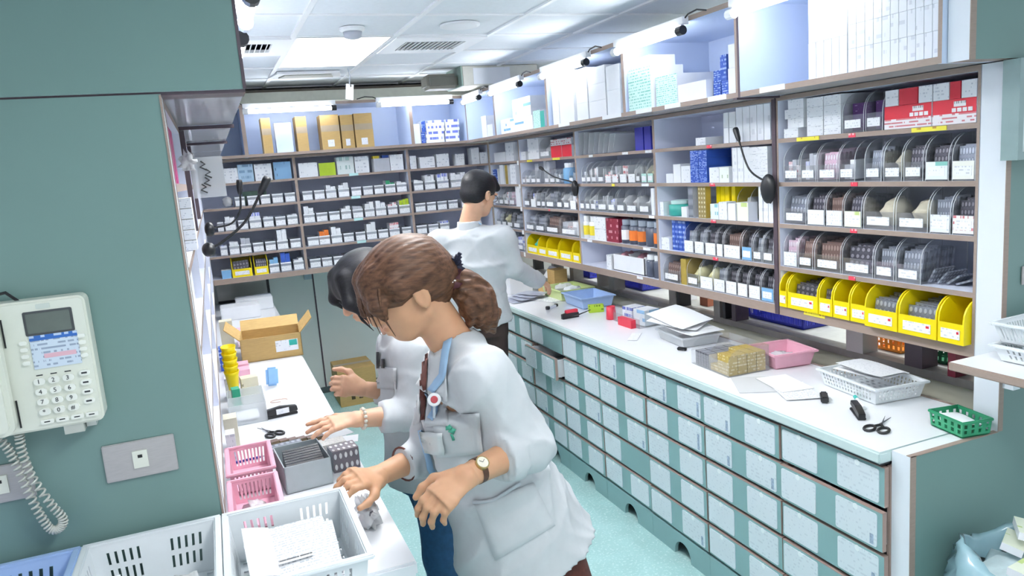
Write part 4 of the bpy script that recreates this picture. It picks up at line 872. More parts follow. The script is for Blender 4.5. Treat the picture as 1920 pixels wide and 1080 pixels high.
def sheet_of(label, c, w, d, rz=0, m=None, tilt=(0, 0), th=.0012, cat='paper', name='paper_sheet', curl=.0):
    mb = MB(); n = 8; V = []; F = []
    for i in range(n+1):
        for j in range(n+1):
            x, y = -w/2+w*i/n, -d/2+d*j/n; z = curl*(math.sin(3*x/w+1)*math.cos(2.3*y/d)+.5*math.sin(5*y/d+x/w))
            V.append((x, y, z+th)); 
    k = len(V); V += [(x, y, z-th) for x, y, z in V]; uv = []
    for i in range(n):
        for j in range(n):
            a = [i*(n+1)+j, (i+1)*(n+1)+j, (i+1)*(n+1)+j+1, i*(n+1)+j+1]; F.append(a); uv.append([(i/n, j/n), ((i+1)/n, j/n), ((i+1)/n, (j+1)/n), (i/n, (j+1)/n)]); F.append([q+k for q in a[::-1]]); uv.append([(0, 0)]*4)
    per = [i*(n+1) for i in range(n+1)]+[n*(n+1)+j for j in range(1, n+1)]+[i*(n+1)+n for i in range(n-1, -1, -1)]+[j for j in range(n-1, 0, -1)]
    for a, b in zip(per, per[1:]+per[:1]): F.append([b, a, a+k, b+k]); uv.append([(0, 0)]*4)
    mb.mesh(V, F, m or paper); mb.uv = uv
    o = mb.build(name, None, c, (tilt[0], tilt[1], rz), smooth=False); return tag(o, label, cat)
def obj_box(label, c, size, rz=0, m=None, faces=None, name='medicine_box', cat='box', rot=None, bevel=0):
    w, d, h = size; o = BX(-w/2, w/2, -d/2, d/2, 0, h, m or wht, faces=faces).build(name, None, c, rot or (0, 0, rz), bevel=bevel); return tag(o, label, cat)

# ---------- three baskets on the left ledge
ZL = 1.0625
basket('pale blue plastic basket on the left ledge, at the left picture edge', (-2.215, -.185, ZL), .29, .30, .10, blue, 'slots')
basket('milky white slotted basket on the left ledge, between two others', (-1.937, -.185, ZL), .226, .30, .10, milky, 'slots')
basket('white slotted basket holding printed forms, right end of left ledge', (-1.692, -.185, ZL), .226, .30, .10, milky, 'slots')
for k, (x, y, rz, sx) in enumerate(((-1.695, -.185, .05, .16), (-1.690, -.190, -.04, .155), (-1.695, -.188, .06, .15))):
    sheet_of(['lowest printed form in the white basket', 'middle printed form in the white basket', 'topmost printed form with barcode in the white basket'][k], (x, y, ZL+.045+.010*k), sx, .21, rz, prk, (.06, 0), curl=.002, cat='printed form')
o = sheet_of('loose white slip at the left side of the white basket', (-1.752, -.20, ZL+.088), .05, .18, .05, paper, (.04, .25), curl=.003)
bc = BX(-.03, .03, -.006, .006, 0, .0006, print_mat('barcode_strip', '#f4f5f8', '#1c1d22', rows=1, dens=.58, cells=22, fade=.95)).build('barcode', bpy.data.objects['paper_sheet.002'], (.0, -.035, .006))
sheet_of('white card standing in the milky basket, left side', (-2.0, -.2, ZL+.062), .05, .09, .3, paper, (.7, .1)); sheet_of('printed sheet lying in the milky basket', (-1.950, -.235, ZL+.05), .05, .07, .1, prk, (.4, 0), curl=.003)
o = lump(.036, .05, .024, film, 77, .4, 18, 12).build('plastic_bag', None, (-1.885, -.19, ZL+.012), smooth=True); tag(o, 'crumpled clear wrapper in the milky basket', 'plastic bag')

# ---------- telephone on the left partition
ph = thing('telephone', 'cream wall telephone with keypad, display and blue note card', 'telephone', (-2.07, 0, 1.515))
def ppart(mb, name, parent=None, **k): return mb.build(name, parent or ph, **k)
cr_ = cream
def rbox(x0, x1, z0, z1, y0, y1, r, m):
    # rounded slab facing -y (local to the telephone)
    pts = []
    for cx_, cz_, a0 in ((x1-r, z1-r, 0), (x0+r, z1-r, 90), (x0+r, z0+r, 180), (x1-r, z0+r, 270)):
        for k in range(5): a = math.radians(a0+22.5*k); pts.append((cx_+r*math.cos(a), y0, cz_+r*math.sin(a)))
    b = MB(); b.prism(pts, (0, y1-y0, 0), m); return b
ppart(rbox(-.10, .088, -.112, .122, -.05, 0, .012, cr_), 'body', bevel=.004)
ppart(rbox(-.115, -.045, -.105, .108, -.085, -.05, .018, cr_), 'handset', bevel=.008)
for z0 in (.045, -.10): ppart(BX(-.044, -.0415, -.052, -.0495, z0, z0+.05, black), 'cradle_gap')
ppart(rbox(-.006, .062, .064, .099, -.0515, -.05, .002, mat('lcd_screen', '#5d6762', .2, var=.06)), 'display'); 
ppart(rbox(-.010, .066, .060, .103, -.0508, -.05, .003, mat('lcd_frame', '#3f4447', .3)), 'display_frame'); ppart(rbox(.012, .034, .106, .115, -.0512, -.05, .002, mat('maker_badge', '#cdd5cd', .4)), 'maker_badge')
ppart(BX(-.006, .068, -.0520, -.05, .0, .060, print_mat('phone_note', '#cfdcea', '#7383a0', rows=8, dens=.5, cells=10, fade=.7)), 'note_card'); ppart(BX(-.006, .068, -.0524, -.052, .051, .060, print_mat('phone_note_head', '#2f66b5', '#cfe0f5', rows=1, dens=.5, cells=9, fade=.8)), 'note_header')
ppart(BX(.012, .062, -.0524, -.052, .018, .026, mat('pink_line', '#e3b6c3', .6)), 'note_line')
keym = mat('key_cream', '#eef0e8', .35)
for s, x in ((-1, -.016), (1, .074)):
    for k in range(4): ppart(rbox(x-.006, x+.006, .046-.012*k, .053-.012*k, -.054, -.05, .003, keym), 'memory_key')
inkm = mat('key_ink', '#2e3236', .6)
Rk = Matrix.Rotation(PI/2, 4, 'X')
for r_i in range(4):
    for c_i in range(3):
        x, z = -.002+.0225*c_i, -.022-.0185*r_i; k = ppart(rbox(x-.009, x+.009, z-.006, z+.006, -.0555, -.05, .0055, keym), 'number_key')
        text('123456789*0#'[r_i*3+c_i], .011, inkm, 'digit', ph, Matrix.Translation((x-.001, -.0558, z)) @ Rk)
for k in range(4):
    x, z = .069, -.018-.0175*k; ppart(rbox(x-.009, x+.009, z-.005, z+.005, -.0548, -.05, .005, keym), 'function_key'); ppart(BX(x-.005, x+.004, -.0552, -.0548, z-.0015, z+.0015, inkm), 'key_mark')
for k in range(4):
    x, z = -.001+.0235*k, -.096; ppart(rbox(x-.010, x+.010, z-.004, z+.004, -.0548, -.05, .002, keym), 'bottom_key'); ppart(BX(x-.005, x+.004, -.0552, -.0548, z-.001, z+.001, inkm), 'key_mark')
for k in range(3): ppart(BX(-.006+.022*k, .004+.022*k, -.0505, -.0500, -.0125, -.0105, inkm), 'key_mark')
ppart(BX(.02, .052, -.045, -.01, -.128, -.111, mat('grey_tab', '#b9bdb6', .4)), 'pull_out_tab'); ppart(BX(.054, .07, -.03, -.01, -.124, -.111, mat('clear_tab', '#d5d9d4', .3)), 'pull_out_tab')
ppart(MB().tube([(-.06, -.02, .118), (-.055, -.02, .135), (-.035, -.02, .138), (-.018, -.02, .12)], .003, black, 6), 'line_cable')
# coiled cord hanging in a loop
ctr = [Vector(on('y', -.03, p)) for p in ((36, 815), (42, 850), (60, 895), (95, 945), (118, 972), (112, 990), (95, 992), (75, 965), (52, 920), (30, 870), (10, 835), (-20, 810))]
path = []; NT = 420
def cr_pt(t):
    t = t*(len(ctr)-1); i = min(int(t), len(ctr)-2); f = t-i; p = [ctr[max(0, i-1)], ctr[i], ctr[i+1], ctr[min(len(ctr)-1, i+2)]]
    return .5*((2*p[1])+(p[2]-p[0])*f+(2*p[0]-5*p[1]+4*p[2]-p[3])*f*f+(3*p[1]-p[0]-3*p[2]+p[3])*f**3)
for k in range(NT+1):
    t = k/NT; p = cr_pt(t); tg = (cr_pt(min(1, t+.003))-cr_pt(max(0, t-.003))).normalized(); u = tg.cross(Vector((0, 1, 0))).normalized(); v = tg.cross(u); a = k*2*PI/8
    path.append(p+(u*math.cos(a)+v*math.sin(a))*.0068-ph.location)
MB().tube(path, .0021, mat('cord_grey', '#c9cbc3', .45), 5).build('coiled_cord', ph, smooth=True)
def wall_plate(pxs, label):
    c = [on('y', -.001, p) for p in pxs]; x0, x1 = min(p.x for p in c), max(p.x for p in c); z0, z1 = min(p.z for p in c), max(p.z for p in c)
    t = thing('wall_plate', label, 'wall plate', ((x0+x1)/2, 0, (z0+z1)/2)); w, h = (x1-x0)/2, (z1-z0)/2
    BX(-w, w, -.006, -.0005, -h, h, steel).build('plate', t, bevel=.0015)
    BX(-.013, .013, -.009, -.006, -.017, .017, cream).build('socket', t); BX(-.004, .004, -.0095, -.009, .003, .009, black).build('socket_hole', t)
    for s in (-1, 1): MB().lathe([(.0035, -.0075), (.003, -.006)], steel, (s*(w-.012), 0, 0), 10, 'y').build('screw', t)
wall_plate([(190, 840), (325, 812), (328, 880), (205, 900)], 'brushed steel wall plate with a telephone jack below the telephone'); wall_plate([(-70, 885), (58, 865), (62, 930), (-55, 945)], 'steel wall plate behind the coiled cord at picture edge')
c = [on('y', -.066, p) for p in ((1912, 505), (1960, 545))]; t = thing('wall_plate', 'small grey switch plate on the right teal partition', 'wall plate', (c[0].x+.04, -.065, c[0].z-.02)); BX(-.035, .06, -.006, -.0025, -.028, .028, steel).build('plate', t, bevel=.0012); BX(-.01, .01, -.008, -.006, -.012, .012, cream).build('switch', t)
# framed holder at the right picture edge
p = on('y', -.1, (1903, 110)); q = on('y', -.1, (1905, 300)); t = thing('wall_holder', 'grey framed glass holder at the right picture edge', 'frame', (p.x, -.067, q.z)); hh = p.z-q.z; gf = mat('grey_green_frame', '#8da3a3', .4)
BX(0, .02, -.05, 0, 0, hh, gf).build('stile', t); BX(.02, .3, -.05, 0, 0, .02, gf).build('rail', t); BX(.02, .3, -.05, 0, hh-.02, hh, gf).build('rail', t); BX(.02, .3, -.03, -.028, .02, hh-.02, mat('frosted_panel', '#dbe5e6', .3)).build('glass_panel', t)

# ---------- right ledge: two nested white baskets
basket('lower of two nested white baskets on the right ledge', (.44, -.27, 1.1435), .36, .28, .050, milky, 'slots', .02); basket('upper of two nested white baskets on the right ledge', (.445, -.265, 1.1965), .36, .28, .06, milky, 'ribs', .02)
# waste bag by the right partition
wb = thing('waste_bin', 'waste bin lined with a pale blue plastic bag at the bottom right', 'waste bin', (.235, -.27, 0)); MB().lathe([(.12, 0), (.15, .40), (.155, .42)], mat('grey_bin', '#7f8a8c', .5), n=24).build('bucket', wb, smooth=True)
bagm = clear_mat('blue_bag_film', '#b9e2ee', .72, .25, .2)
R = np.random.RandomState(9); V = []; F = []; nu, nv = 40, 10
for j in range(nv+1):
    for i in range(nu):
        a = 2*PI*i/nu; t_ = j/nv; r = [.157, .165, .175, .185, .19, .188, .18, .17, .158, .148, .14][j]*(1+.05*math.sin(5*a+j)+.04*math.sin(11*a+2*j)+.03*R.rand()); z = [.36, .38, .41, .45, .49, .53, .57, .60, .62, .61, .56][j]+.03*math.sin(3*a+.5)*t_+.012*R.rand()
        V.append((r*math.cos(a), r*math.sin(a), z))
for j in range(nv):
    for i in range(nu): F.append((j*nu+i, j*nu+(i+1) % nu, (j+1)*nu+(i+1) % nu, (j+1)*nu+i))
b = MB(); b.mesh(V, F, bagm); b.build('bag_liner', wb, smooth=True)
b = lump(.12, .12, .06, mat('pale_waste', '#cfdfe2', .6, var=.1), 5, .2).build('waste_fill', wb, (0, 0, .47), smooth=True)
for k, (x, y, z, r1, r2) in enumerate(((.275, -.20, .60, .5, .25), (.30, -.22, .64, .7, .15), (.30, -.30, .61, 1.0, .35), (.19, -.30, .59, .2, .1))):
    obj_box(['white and lime carton on top in the waste bag', 'white and lime carton leaning in the waste bag', 'plain white carton sticking out of the waste bag', 'flat white carton lying lowest in the waste bag'][k], (x, y, z), (.13, .055, .022), 0, wht, {'+z': print_mat('lime_white_box', ''), '-y': limeg if k < 2 else wht}, rot=(r2, .1, r1))

# ---------- right counter, from near to far
RC = .8805
p = G(1798, 812); basket('small green basket with holes at the near end of the right counter', (.315, .005, RC+.003), .105, .135, .05, green, 'holes', -.18, .94, .004)
o = sheet_of('white note lying in the small green basket', (.315, .005, RC+.036), .07, .10, -.18, paper, (.05, .1), curl=.003)
def scissors(label, c, rz, sc=1.0, hm=None):
    t = thing('scissors', label, 'scissors', c, rz); bl = mat('blade_steel', '#5a5d66', .3, metal=.6)
    for s in (-1, 1):
        MB().prism([(0, 0, .002), (.004*sc, .0, .002), (.075*sc, s*-.008*sc, .002), (.0, s*.006*sc, .002)][::s], (0, 0, .0025), bl).build('blade', t, (0, 0, .0008 if s > 0 else .0035))
        MB().tube([Vector((-.042*sc+.024*sc*math.cos(a), s*.019*sc+.014*sc*math.sin(a), .004)) for a in [2*PI*k/16 for k in range(17)]], .0042*sc, hm or black, 6, caps=False).build('handle', t, smooth=True)
        MB().tube([(-.022*sc, s*.014*sc, .004), (.006*sc, s*-.002*sc, .004)], .004*sc, hm or black, 6).build('shank', t)
    MB().lathe([(.004, .003), (.004, .0075)], steel, n=10).build('pivot', t)
p = G(1648, 798); scissors('black handled scissors on the right counter by its near corner', (.155, .158, RC), .47, 1.1)
def stapler(label, c, rz, m, sc=1.0, openb=.12):
    t = thing('stapler', label, 'stapler', c, rz); BX(-.05*sc, .05*sc, -.012*sc, .012*sc, 0, .008*sc, m).build('base', t, bevel=.002)
    b = MB(); b.prism([(-.05*sc, -.01*sc, 0), (.052*sc, -.01*sc, 0), (.05*sc, -.01*sc, .016*sc), (.0, -.01*sc, .024*sc), (-.05*sc, -.01*sc, .02*sc)], (0, .02*sc, 0), m); b.build('arm', t, (0, 0, .009*sc), (0, -openb, 0), bevel=.002)
    BX(-.045*sc, .048*sc, -.006*sc, .006*sc, .0082*sc, .013*sc, steel).build('magazine', t); return t
p = G(1608, 780); stapler('black stapler on the right counter beside the scissors', (.175, .27, RC), 1.0, black, 1.1, .16)
p = G(1561, 757); obj_box('small black staple remover on the right counter', (.195, .44, RC), (.07, .026, .024), .87, black, name='staple_remover', cat='staple remover', bevel=.004)
p = G(1585, 748); t = thing('marker_pen', 'green and white marker pen on the right counter', 'pen', (.262, .345, RC+.007), 1.0); MB().lathe([(.006, -.06), (.0065, .03)], wht, n=10, axis='x').build('barrel', t); MB().lathe([(.007, .03), (.0065, .062)], tealg, n=10, axis='x').build('cap', t)
a, b, c_ = G(1540, 725), G(1700, 760), G(1718, 718)
basket('white mesh basket with folded papers on the right counter', (.405, .43, RC), .21, .30, .062, milky, 'mesh', -.12, .9)
for k, (x, y, z, rz, tl) in enumerate(((.40, .44, .074, .3, .03), (.41, .42, .082, .2, .04), (.395, .42, .092, .1, .05))): sheet_of(['lowest paper in the white mesh basket', 'middle paper in the white mesh basket', 'topmost paper in the white mesh basket'][k], (x, y, RC+z), .14, .19, rz, [paper, prk2, prk2][k], (tl, .08), curl=.004)
for k, (px, py, rz, m) in enumerate(((1415, 722, -.5, film), (1490, 735, -.4, prk), (1470, 722, -.2, paper))): q = G(px, py); sheet_of(['clear plastic sheet on the right counter', 'printed slip beside the white mesh basket', 'white slip under the printed slip'][k], (q.x, q.y, RC+.002+.0025*k), .13 if k else .15, .2, rz, m, curl=.0)
q1 = G(1485, 690); basket('pink plastic basket on the right counter', (.415, .905, RC), .19, .20, .065, pink, 'solid', -.15, .85); o = lump(.042, .045, .02, film, 41, .4, 18, 10).build('plastic_bag', None, (.415, .905, RC+.006), smooth=True); tag(o, 'clear crumpled bag inside the pink basket', 'plastic bag')
# clear bin of gold boxes
gb = thing('storage_bin', 'clear divided bin packed with gold boxes on the right counter', 'storage bin', (.205, .985, RC), -.05); W2, D2 = .20, .27
for y in (-D2/2, 0, D2/2-.003): MB().prism([(-W2/2, y, 0), (-W2/2, y, .06), (-W2/2+.02, y, .095), (-W2/2+.05, y, .11), (W2/2, y, .11), (W2/2, y, 0)], (0, .003, 0), clr).build('divider', gb)
BX(-W2/2, -W2/2+.003, -D2/2, D2/2, 0, .06, clr).build('front', gb); BX(W2/2-.003, W2/2, -D2/2, D2/2, 0, .11, clr).build('back', gb); BX(-W2/2, W2/2, -D2/2, D2/2, 0, .003, clr).build('bottom', gb)
goldp = print_mat('gold_box_print', '#b9a050', '#e6dcae', rows=2, dens=.5, cells=3, fade=.8); n = 0; gmesh = None
for i in range(4):
    for j in range(5):
        for k in range(3 if j < 3 or i > 1 else 1):
            y = -D2/2+.006+j*.026+(0 if j < 5 else 0); 
            if gmesh is None: o = BX(0, .042, 0, .0245, 0, .027, gold, faces={'-x': goldp, '-y': goldp}).build('gold_box'); gmesh = o.data
            else: o = bpy.data.objects.new('gold_box', gmesh); COL.objects.link(o)
            v = Matrix.Rotation(-.05, 3, 'Z') @ Vector((-W2/2+.008+i*.0455, y, .0035+k*.0275)); o.location = gb.location+v; o.rotation_euler = (0, 0, -.05); tag(o, f"gold box, {ORD[j]} from the camera, {ORD[k]} layer up, {ORD[i]} rank from the front, clear bin", 'box', 'gold boxes in the clear divided bin'); n += 1
for i in range(4):
    for k in range(2):
        o = BX(0, .042, 0, .10, 0, .030, gry, faces={'-x': foild, '-y': prw, '+z': foil}).build('blister_pack'); v = Matrix.Rotation(-.05, 3, 'Z') @ Vector((-W2/2+.008+i*.0455, .012, .0035+k*.0305)); o.location = gb.location+v; o.rotation_euler = (0, 0, -.05); tag(o, f"grey pack, {['lower', 'upper'][k]} one, {ORD[i]} rank from the front, in the gold box bin", 'blister pack', 'grey packs in the clear divided bin')
p = G(1279, 657); obj_box('small black clip on the right counter before the gold boxes', (p.x, p.y, RC), (.02, .045, .014), .5, black, name='binder_clip', cat='clip', bevel=.003)
p = G(1275, 608); basket('milky tray with large white papers on the right counter', (.33, 1.46, RC), .20, .26, .05, clr2, 'solid', -.1, .9)
for k, (x, y, z, rz, a1, a2) in enumerate(((.33, 1.44, .074, .1, .06, .03), (.31, 1.50, .10, .55, .10, -.06), (.31, 1.50, .118, .15, .14, -.08))): sheet_of(['bottom white paper on the milky tray', 'middle white paper on the milky tray, tilted', 'top white paper on the milky tray, tilted'][k], (x, y, RC+z), .20, .26, rz, paper, (a1, a2), curl=.006)
p = G(1190, 632); sheet_of('narrow white slip on the right counter before the papers', (p.x, p.y, RC+.002), .05, .16, -.7, prk, curl=.0)
# clear organiser with red cup and boxes
og = thing('organiser', 'clear organiser holding blue-white boxes beside a red cup', 'organiser', (.40, 1.97, RC), 0)
for y in (-.14, .02, .137): MB().prism([(-.12, y, 0), (-.12, y, .05), (-.10, y, .085), (-.06, y, .10), (.10, y, .10), (.10, y, 0)], (0, .003, 0), clr).build('divider', og)
BX(-.12, -.117, -.14, .14, 0, .05, clr).build('front', og); BX(-.12, .10, -.14, .14, 0, .003, clr).build('bottom', og)
for k, (x, y, w, d, h, m) in enumerate(((.37, 1.90, .1, .10, .085, print_mat('sky_white_box', '#e6f0f6', '#5aa9dd', rows=2, dens=.5, cells=2)), (.38, 2.05, .09, .09, .075, prb))): obj_box(['blue and white carton in the near half of the organiser', 'blue and white carton in the far half of the organiser'][k], (x, y, RC+.004), (w, d, h), .1, wht, {'-x': m, '-y': m})
p = G(1144, 600); t = thing('red_cup', 'red plastic cup standing by the organiser', 'cup', (.29, 2.15, RC)); MB().lathe([(.028, 0), (.03, .003), (.025, .075), (.022, .075), (.026, .006), (.0, .006)], mat('red_plastic', '#d5354a', .4), n=20, cap=False).build('wall', t, smooth=True)
obj_box('long red box lying in front of the organiser', (.262, 1.93, RC), (.03, .14, .045), 0, mat('red_plastic', ''), None, name='red_box'); p = G(1117, 588); obj_box('lime green carton beside the blue basket', (.32, 2.39, RC), (.09, .04, .045), -.3, wht, {'-y': print_mat('lime_box', '#b6d83a', '#486a1a', rows=2, dens=.45, cells=3), '+z': limeg, '-x': limeg})
basket('pale blue basket on the right counter', (.395, 2.63, RC), .22, .30, .07, blue, 'solid', -.05, .88); basket('pale lime basket with plastic bags on the right counter', (.42, 2.98, RC), .24, .30, .07, lime, 'solid', 0, .9)
for k, (x, y) in enumerate(((.42, 2.91), (.425, 3.05))): o = lump(.065, .05, .024, film if k else mat('pale_bag', '#dde3e6', .4), 51+k, .3, 18, 10).build('plastic_bag', None, (x, y, RC+.030), smooth=True); tag(o, ['near white plastic bag on the lime basket', 'far clear plastic bag on the lime basket'][k], 'plastic bag')
p = G(1034, 580); t = thing('utility_knife', 'white and black tape cutter on the right counter', 'cutter', (.165, 2.69, RC), .59); BX(-.04, .04, -.011, .011, 0, .016, wht).build('body', t, bevel=.003); BX(-.062, -.04, -.012, .012, 0, .022, black).build('head', t, bevel=.003); BX(.04, .06, -.012, .012, 0, .018, black).build('tail', t, bevel=.003)
p = G(1066, 603); t = stapler('red and black stapler on the right counter', (.12, 2.34, RC), .06, black, 1.1, .05); BX(-.03, .05, -.012, .012, .03, .05, mat('red_plastic', '')).build('red_grip', t, bevel=.003); MB().tube([(.05, 0, .01), (.16, .03, .02)], [.005, .002], black, 6).build('blade', t)
for k in range(4): p = G(955+10*k, 560-2*k); sheet_of(['lowest grey foil pouch beside the man', 'second grey foil pouch beside the man', 'third foil pouch beside the man', 'topmost foil pouch beside the man'][k], (p.x+.01, p.y-.12, RC+.004+.009*k), .13, .19, .2*k, mat('foil_pouch', '#b9bed0', .3, metal=.3, var=.1), (.02, .03), curl=.004, cat='pouch', name='foil_pouch')
p = G(1030, 560); sheet_of('white sheet lying on the far right counter', (p.x, p.y, RC+.002), .2, .28, .3, prk, curl=.0)
obj_box('white desktop box behind the arm of the man', (.22, 3.45, RC), (.18, .26, .17), 0, wht, name='desktop_box', cat='box', bevel=.006); obj_box('brown carton at the back of the right counter', (.49, 3.28, RC), (.10, .12, .15), 0, card, {'-x': card}, name='carton_box'); obj_box('small striped wooden box on the right counter by the hand', (.38, 3.28, RC), (.05, .10, .07), 0, card, {'-x': print_mat('striped_wood', '#c9a66a', '#5a4526', rows=1, dens=.45, cells=6)}, name='carton_box')
sheet_of('white notice leaning on the rail at the far right counter', (.50, 3.43, RC+.11), .12, .10, PI/2, paper, (-.9, 0), cat='notice', name='notice'); 
# things on the far ledge seen below the right shelves
ZE = .9455
for k, (px, py, w, m, st, lb) in enumerate(((1676, 650, .10, mat('orange_plastic', '#e88a2a', .4), 'holes', 'small orange basket on the ledge below the yellow bins'), (1757, 678, .11, mat('deep_green_plastic', '#15603f', .4), 'holes', 'dark green basket on the ledge below the yellow bins'))):
    q = G(px, py+12, ZE); basket(lb, (.74, y_at(px, .72, ZE+.03), ZE), .10, .12, .06, m, st, 0, .95, .004)
for k, px in enumerate((1460, 1100, 1190)): basket(['long navy basket on the ledge beside the microphone bay', 'navy basket on the ledge below the row of small yellow bins', 'navy basket on the ledge below the dark bottles'][k], (.79, y_at(px, .72, ZE+.03), ZE), .2, (.40, .20, .28)[k], .095, navy, 'ribs', 0, .95, .006)
obj_box('maroon carton on the ledge at the near end', (.74, y_at(1800, .72, ZE+.03), ZE), (.06, .05, .09), 0, dred); obj_box('white carton on the ledge behind the second bay', (.74, y_at(1282, .72, ZE+.03), ZE), (.08, .09, .1), 0, wht); obj_box('brown carton on the ledge behind the second bay', (.74, y_at(1325, .72, ZE+.03), ZE), (.08, .07, .09), 0, mat('rust_carton', '#8d4f36', .6))

# ---------- gooseneck microphones
def mic(label, base, tip, mid, body=True, rz=0, foot=(.02, .035, .055)):
    t = thing('microphone', label, 'microphone', base); b = Vector(base); pts = [Vector((0, 0, 0))]+[Vector(m_)-b for m_ in mid]+[Vector(tip)-b]; P = []
    for i in range(len(pts)-1):
        p = [pts[max(0, i-1)], pts[i], pts[i+1], pts[min(len(pts)-1, i+2)]]
        for k in range(8): f = k/8; P.append(.5*((2*p[1])+(p[2]-p[0])*f+(2*p[0]-5*p[1]+4*p[2]-p[3])*f*f+(3*p[1]-p[0]-3*p[2]+p[3])*f**3))
    P.append(pts[-1]); MB().tube(P, .0042, black, 7).build('gooseneck', t, smooth=True); d = (P[-1]-P[-3]).normalized(); e = P[-1]
    MB().tube([e-d*.008, e, e+d*.012, e+d*.045, e+d*.055], [.005, .009, .011, .013, .011], black, 10).build('capsule', t, smooth=True)
    o = lump(*foot, black, 3, .05, 14, 10).build('foot', t, (0, 0, -foot[2]*1.2), smooth=True); return t
mic('black gooseneck microphone on the post right of the blue slim boxes', (.352, .893, 1.635), on('x', .35, (1385, 262)), [on('x', .34, (1440, 343)), on('x', .34, (1405, 318))], foot=(.022, .04, .06))
mic('black gooseneck microphone in the fourth right bay', (.365, 2.66, 1.63), on('x', .35, (1018, 318)), [on('x', .34, (1075, 342)), on('x', .34, (1040, 332))], foot=(.02, .035, .05))
mic('larger black gooseneck microphone on the left shelves', (-1.775, .88, 1.625), on('y', .88, (488, 362)), [on('y', .88, (415, 455)), on('y', .88, (460, 415))], foot=(.02, .03, .022))
mic('smaller black gooseneck microphone further back on the left shelves', (-1.77, 1.78, 1.64), on('y', 1.78, (450, 362)), [on('y', 1.78, (432, 420)), on('y', 1.78, (450, 395))], foot=(.02, .03, .03))

# ---------- left shelves: what can be seen of them at a grazing angle
def lbox(y, z, w, h, d, m, label, out=0, name='medicine_box', faces=None):
    o = BX(XL-d-.02+out, XL-.02+out, y-w/2, y+w/2, 0, h, m, faces=faces).build(name, None, (0, 0, z+.0005)); return tag(o, label, 'box')
for k, y in enumerate((.24, .36, .48)): lbox(y, SZ[0], .10, .13, .2, mag, f"magenta carton, {ORD[k]} from the partition, top shelf of nearest left bay", out=.012)
for i in range(5):
    for k in range(7):
        y = .152+k*.105+.02*(i % 2)
        if i == 0 and k < 5: continue
        if y > .80 or (i == 1 and .5 < y < .75): continue
        h = [.12, .13, .14, .12, .10][i]*(.8+.2*((k*3+i) % 3)/2); m = [wht, gry, mat('beige_carton', '#d8d3bf', .6), wht, wht][(k+i) % 5]
        lbox(y, SZ[i], .085, h, .2, m, f"{ORD[k]} pale carton from the partition, {ROWN[i]}, nearest left bay", faces={'-y': prw, '+x': prw})
for b in range(1, 5):
    for i in range(5):
        for k in range(4):
            y = DY[b]+.13+k*(DY[b+1]-DY[b]-.2)/4
            if y > 3.9: continue
            lbox(y, SZ[i], .13 if b < 4 else .09, .10+.03*((k+i+b) % 3)/2, .2, [wht, gry, foild, wht, mat('beige_carton', '')][(k+2*i+b) % 5], f"{ORD[k]} carton from the front, {ROWN[i]}, {['', 'second', 'third', 'fourth', 'last'][b]} left bay", faces={'-y': prw, '+x': [prw, lbl, foil][(k+i) % 3]})
# clear bag with handwriting, bow-tied bag
t = thing('hanging_bag', 'clear hanging bag with black handwriting on the left shelves', 'plastic bag', (-1.775, .98, 1.90)); BX(-.02, .075, -.004, .004, -.125, .0, clr2).build('film', t)
ink = mat('marker_ink', '#15181c', .6)
for k, (x, z) in enumerate(((.012, -.03), (.024, -.055), (.018, -.08), (.006, -.10))): MB().tube([(x, -.006, z+.018), (x+.012, -.006, z+.008), (x-.004, -.006, z), (x+.014, -.006, z-.01)], .0025, ink, 5).build('handwriting', t)
o = lump(.02, .03, .022, film, 61, .6, 16, 10).build('plastic_bag', None, (-1.79, .66, 1.855), smooth=True); tag(o, 'knotted white plastic bag on the left shelves under the magenta cartons', 'plastic bag')
for k in range(5): obj_box(f"flat beige carton, {ORD[k]} from bottom of the stack on the left shelves", (-1.828, .62, SZ[1]+.0275*k+.001), (.06, .12, .026), 0, mat('beige_carton', ''), {'-y': prw, '+x': prw})

# ---------- left counter
p1_, p2_ = G(454, 677), G(576, 667)
bx = thing('cardboard_box', 'open cardboard box with shipping label on the left counter', 'box', ((p1_.x+p2_.x)/2, 2.64, RC), -.06); w, d, h = .31, .26, .125
for a in ((-w/2, w/2, -d/2, -d/2+.004), (-w/2, w/2, d/2-.004, d/2), (-w/2, -w/2+.004, -d/2, d/2), (w/2-.004, w/2, -d/2, d/2)): BX(a[0], a[1], a[2], a[3], 0, h, card).build('side', bx)
BX(-w/2, w/2, -d/2, d/2, 0, .004, card).build('bottom', bx)
MB().obox((0, d/2+.035, h+.022), (w, .004, .085), (-1.0, 0, 0), card).build('flap', bx); MB().obox((w/2+.03, 0, h+.035), (.004, d, .10), (0, .75, 0), card).build('flap', bx); MB().obox((-w/2-.035, 0, h+.03), (.004, d, .10), (0, -.8, 0), card).build('flap', bx)
BX(.02, .135, -d/2-.001, -d/2, .035, .095, prw).build('shipping_label', bx); BX(.09, .13, -d/2-.0016, -d/2-.001, .062, .092, tealg).build('label_patch', bx)
for k, (px, py, m, lb, s) in enumerate(((445, 640, pink, 'pink carton behind the yellow scoop stack, lower', (.1, .08, .06)), (440, 620, pink, 'pink carton behind the yellow scoop stack, upper', (.1, .08, .06)))):
    obj_box(lb, (-1.735, 2.16+.12*k, RC), s, 0, m)
q = G(445, 612); sheet_of('pink blister sheet leaning on the left counter', (-1.655, 3.0, RC+.05), .12, .22, 0, foilp, (.35, 0), cat='blister sheet', name='blister_sheet')
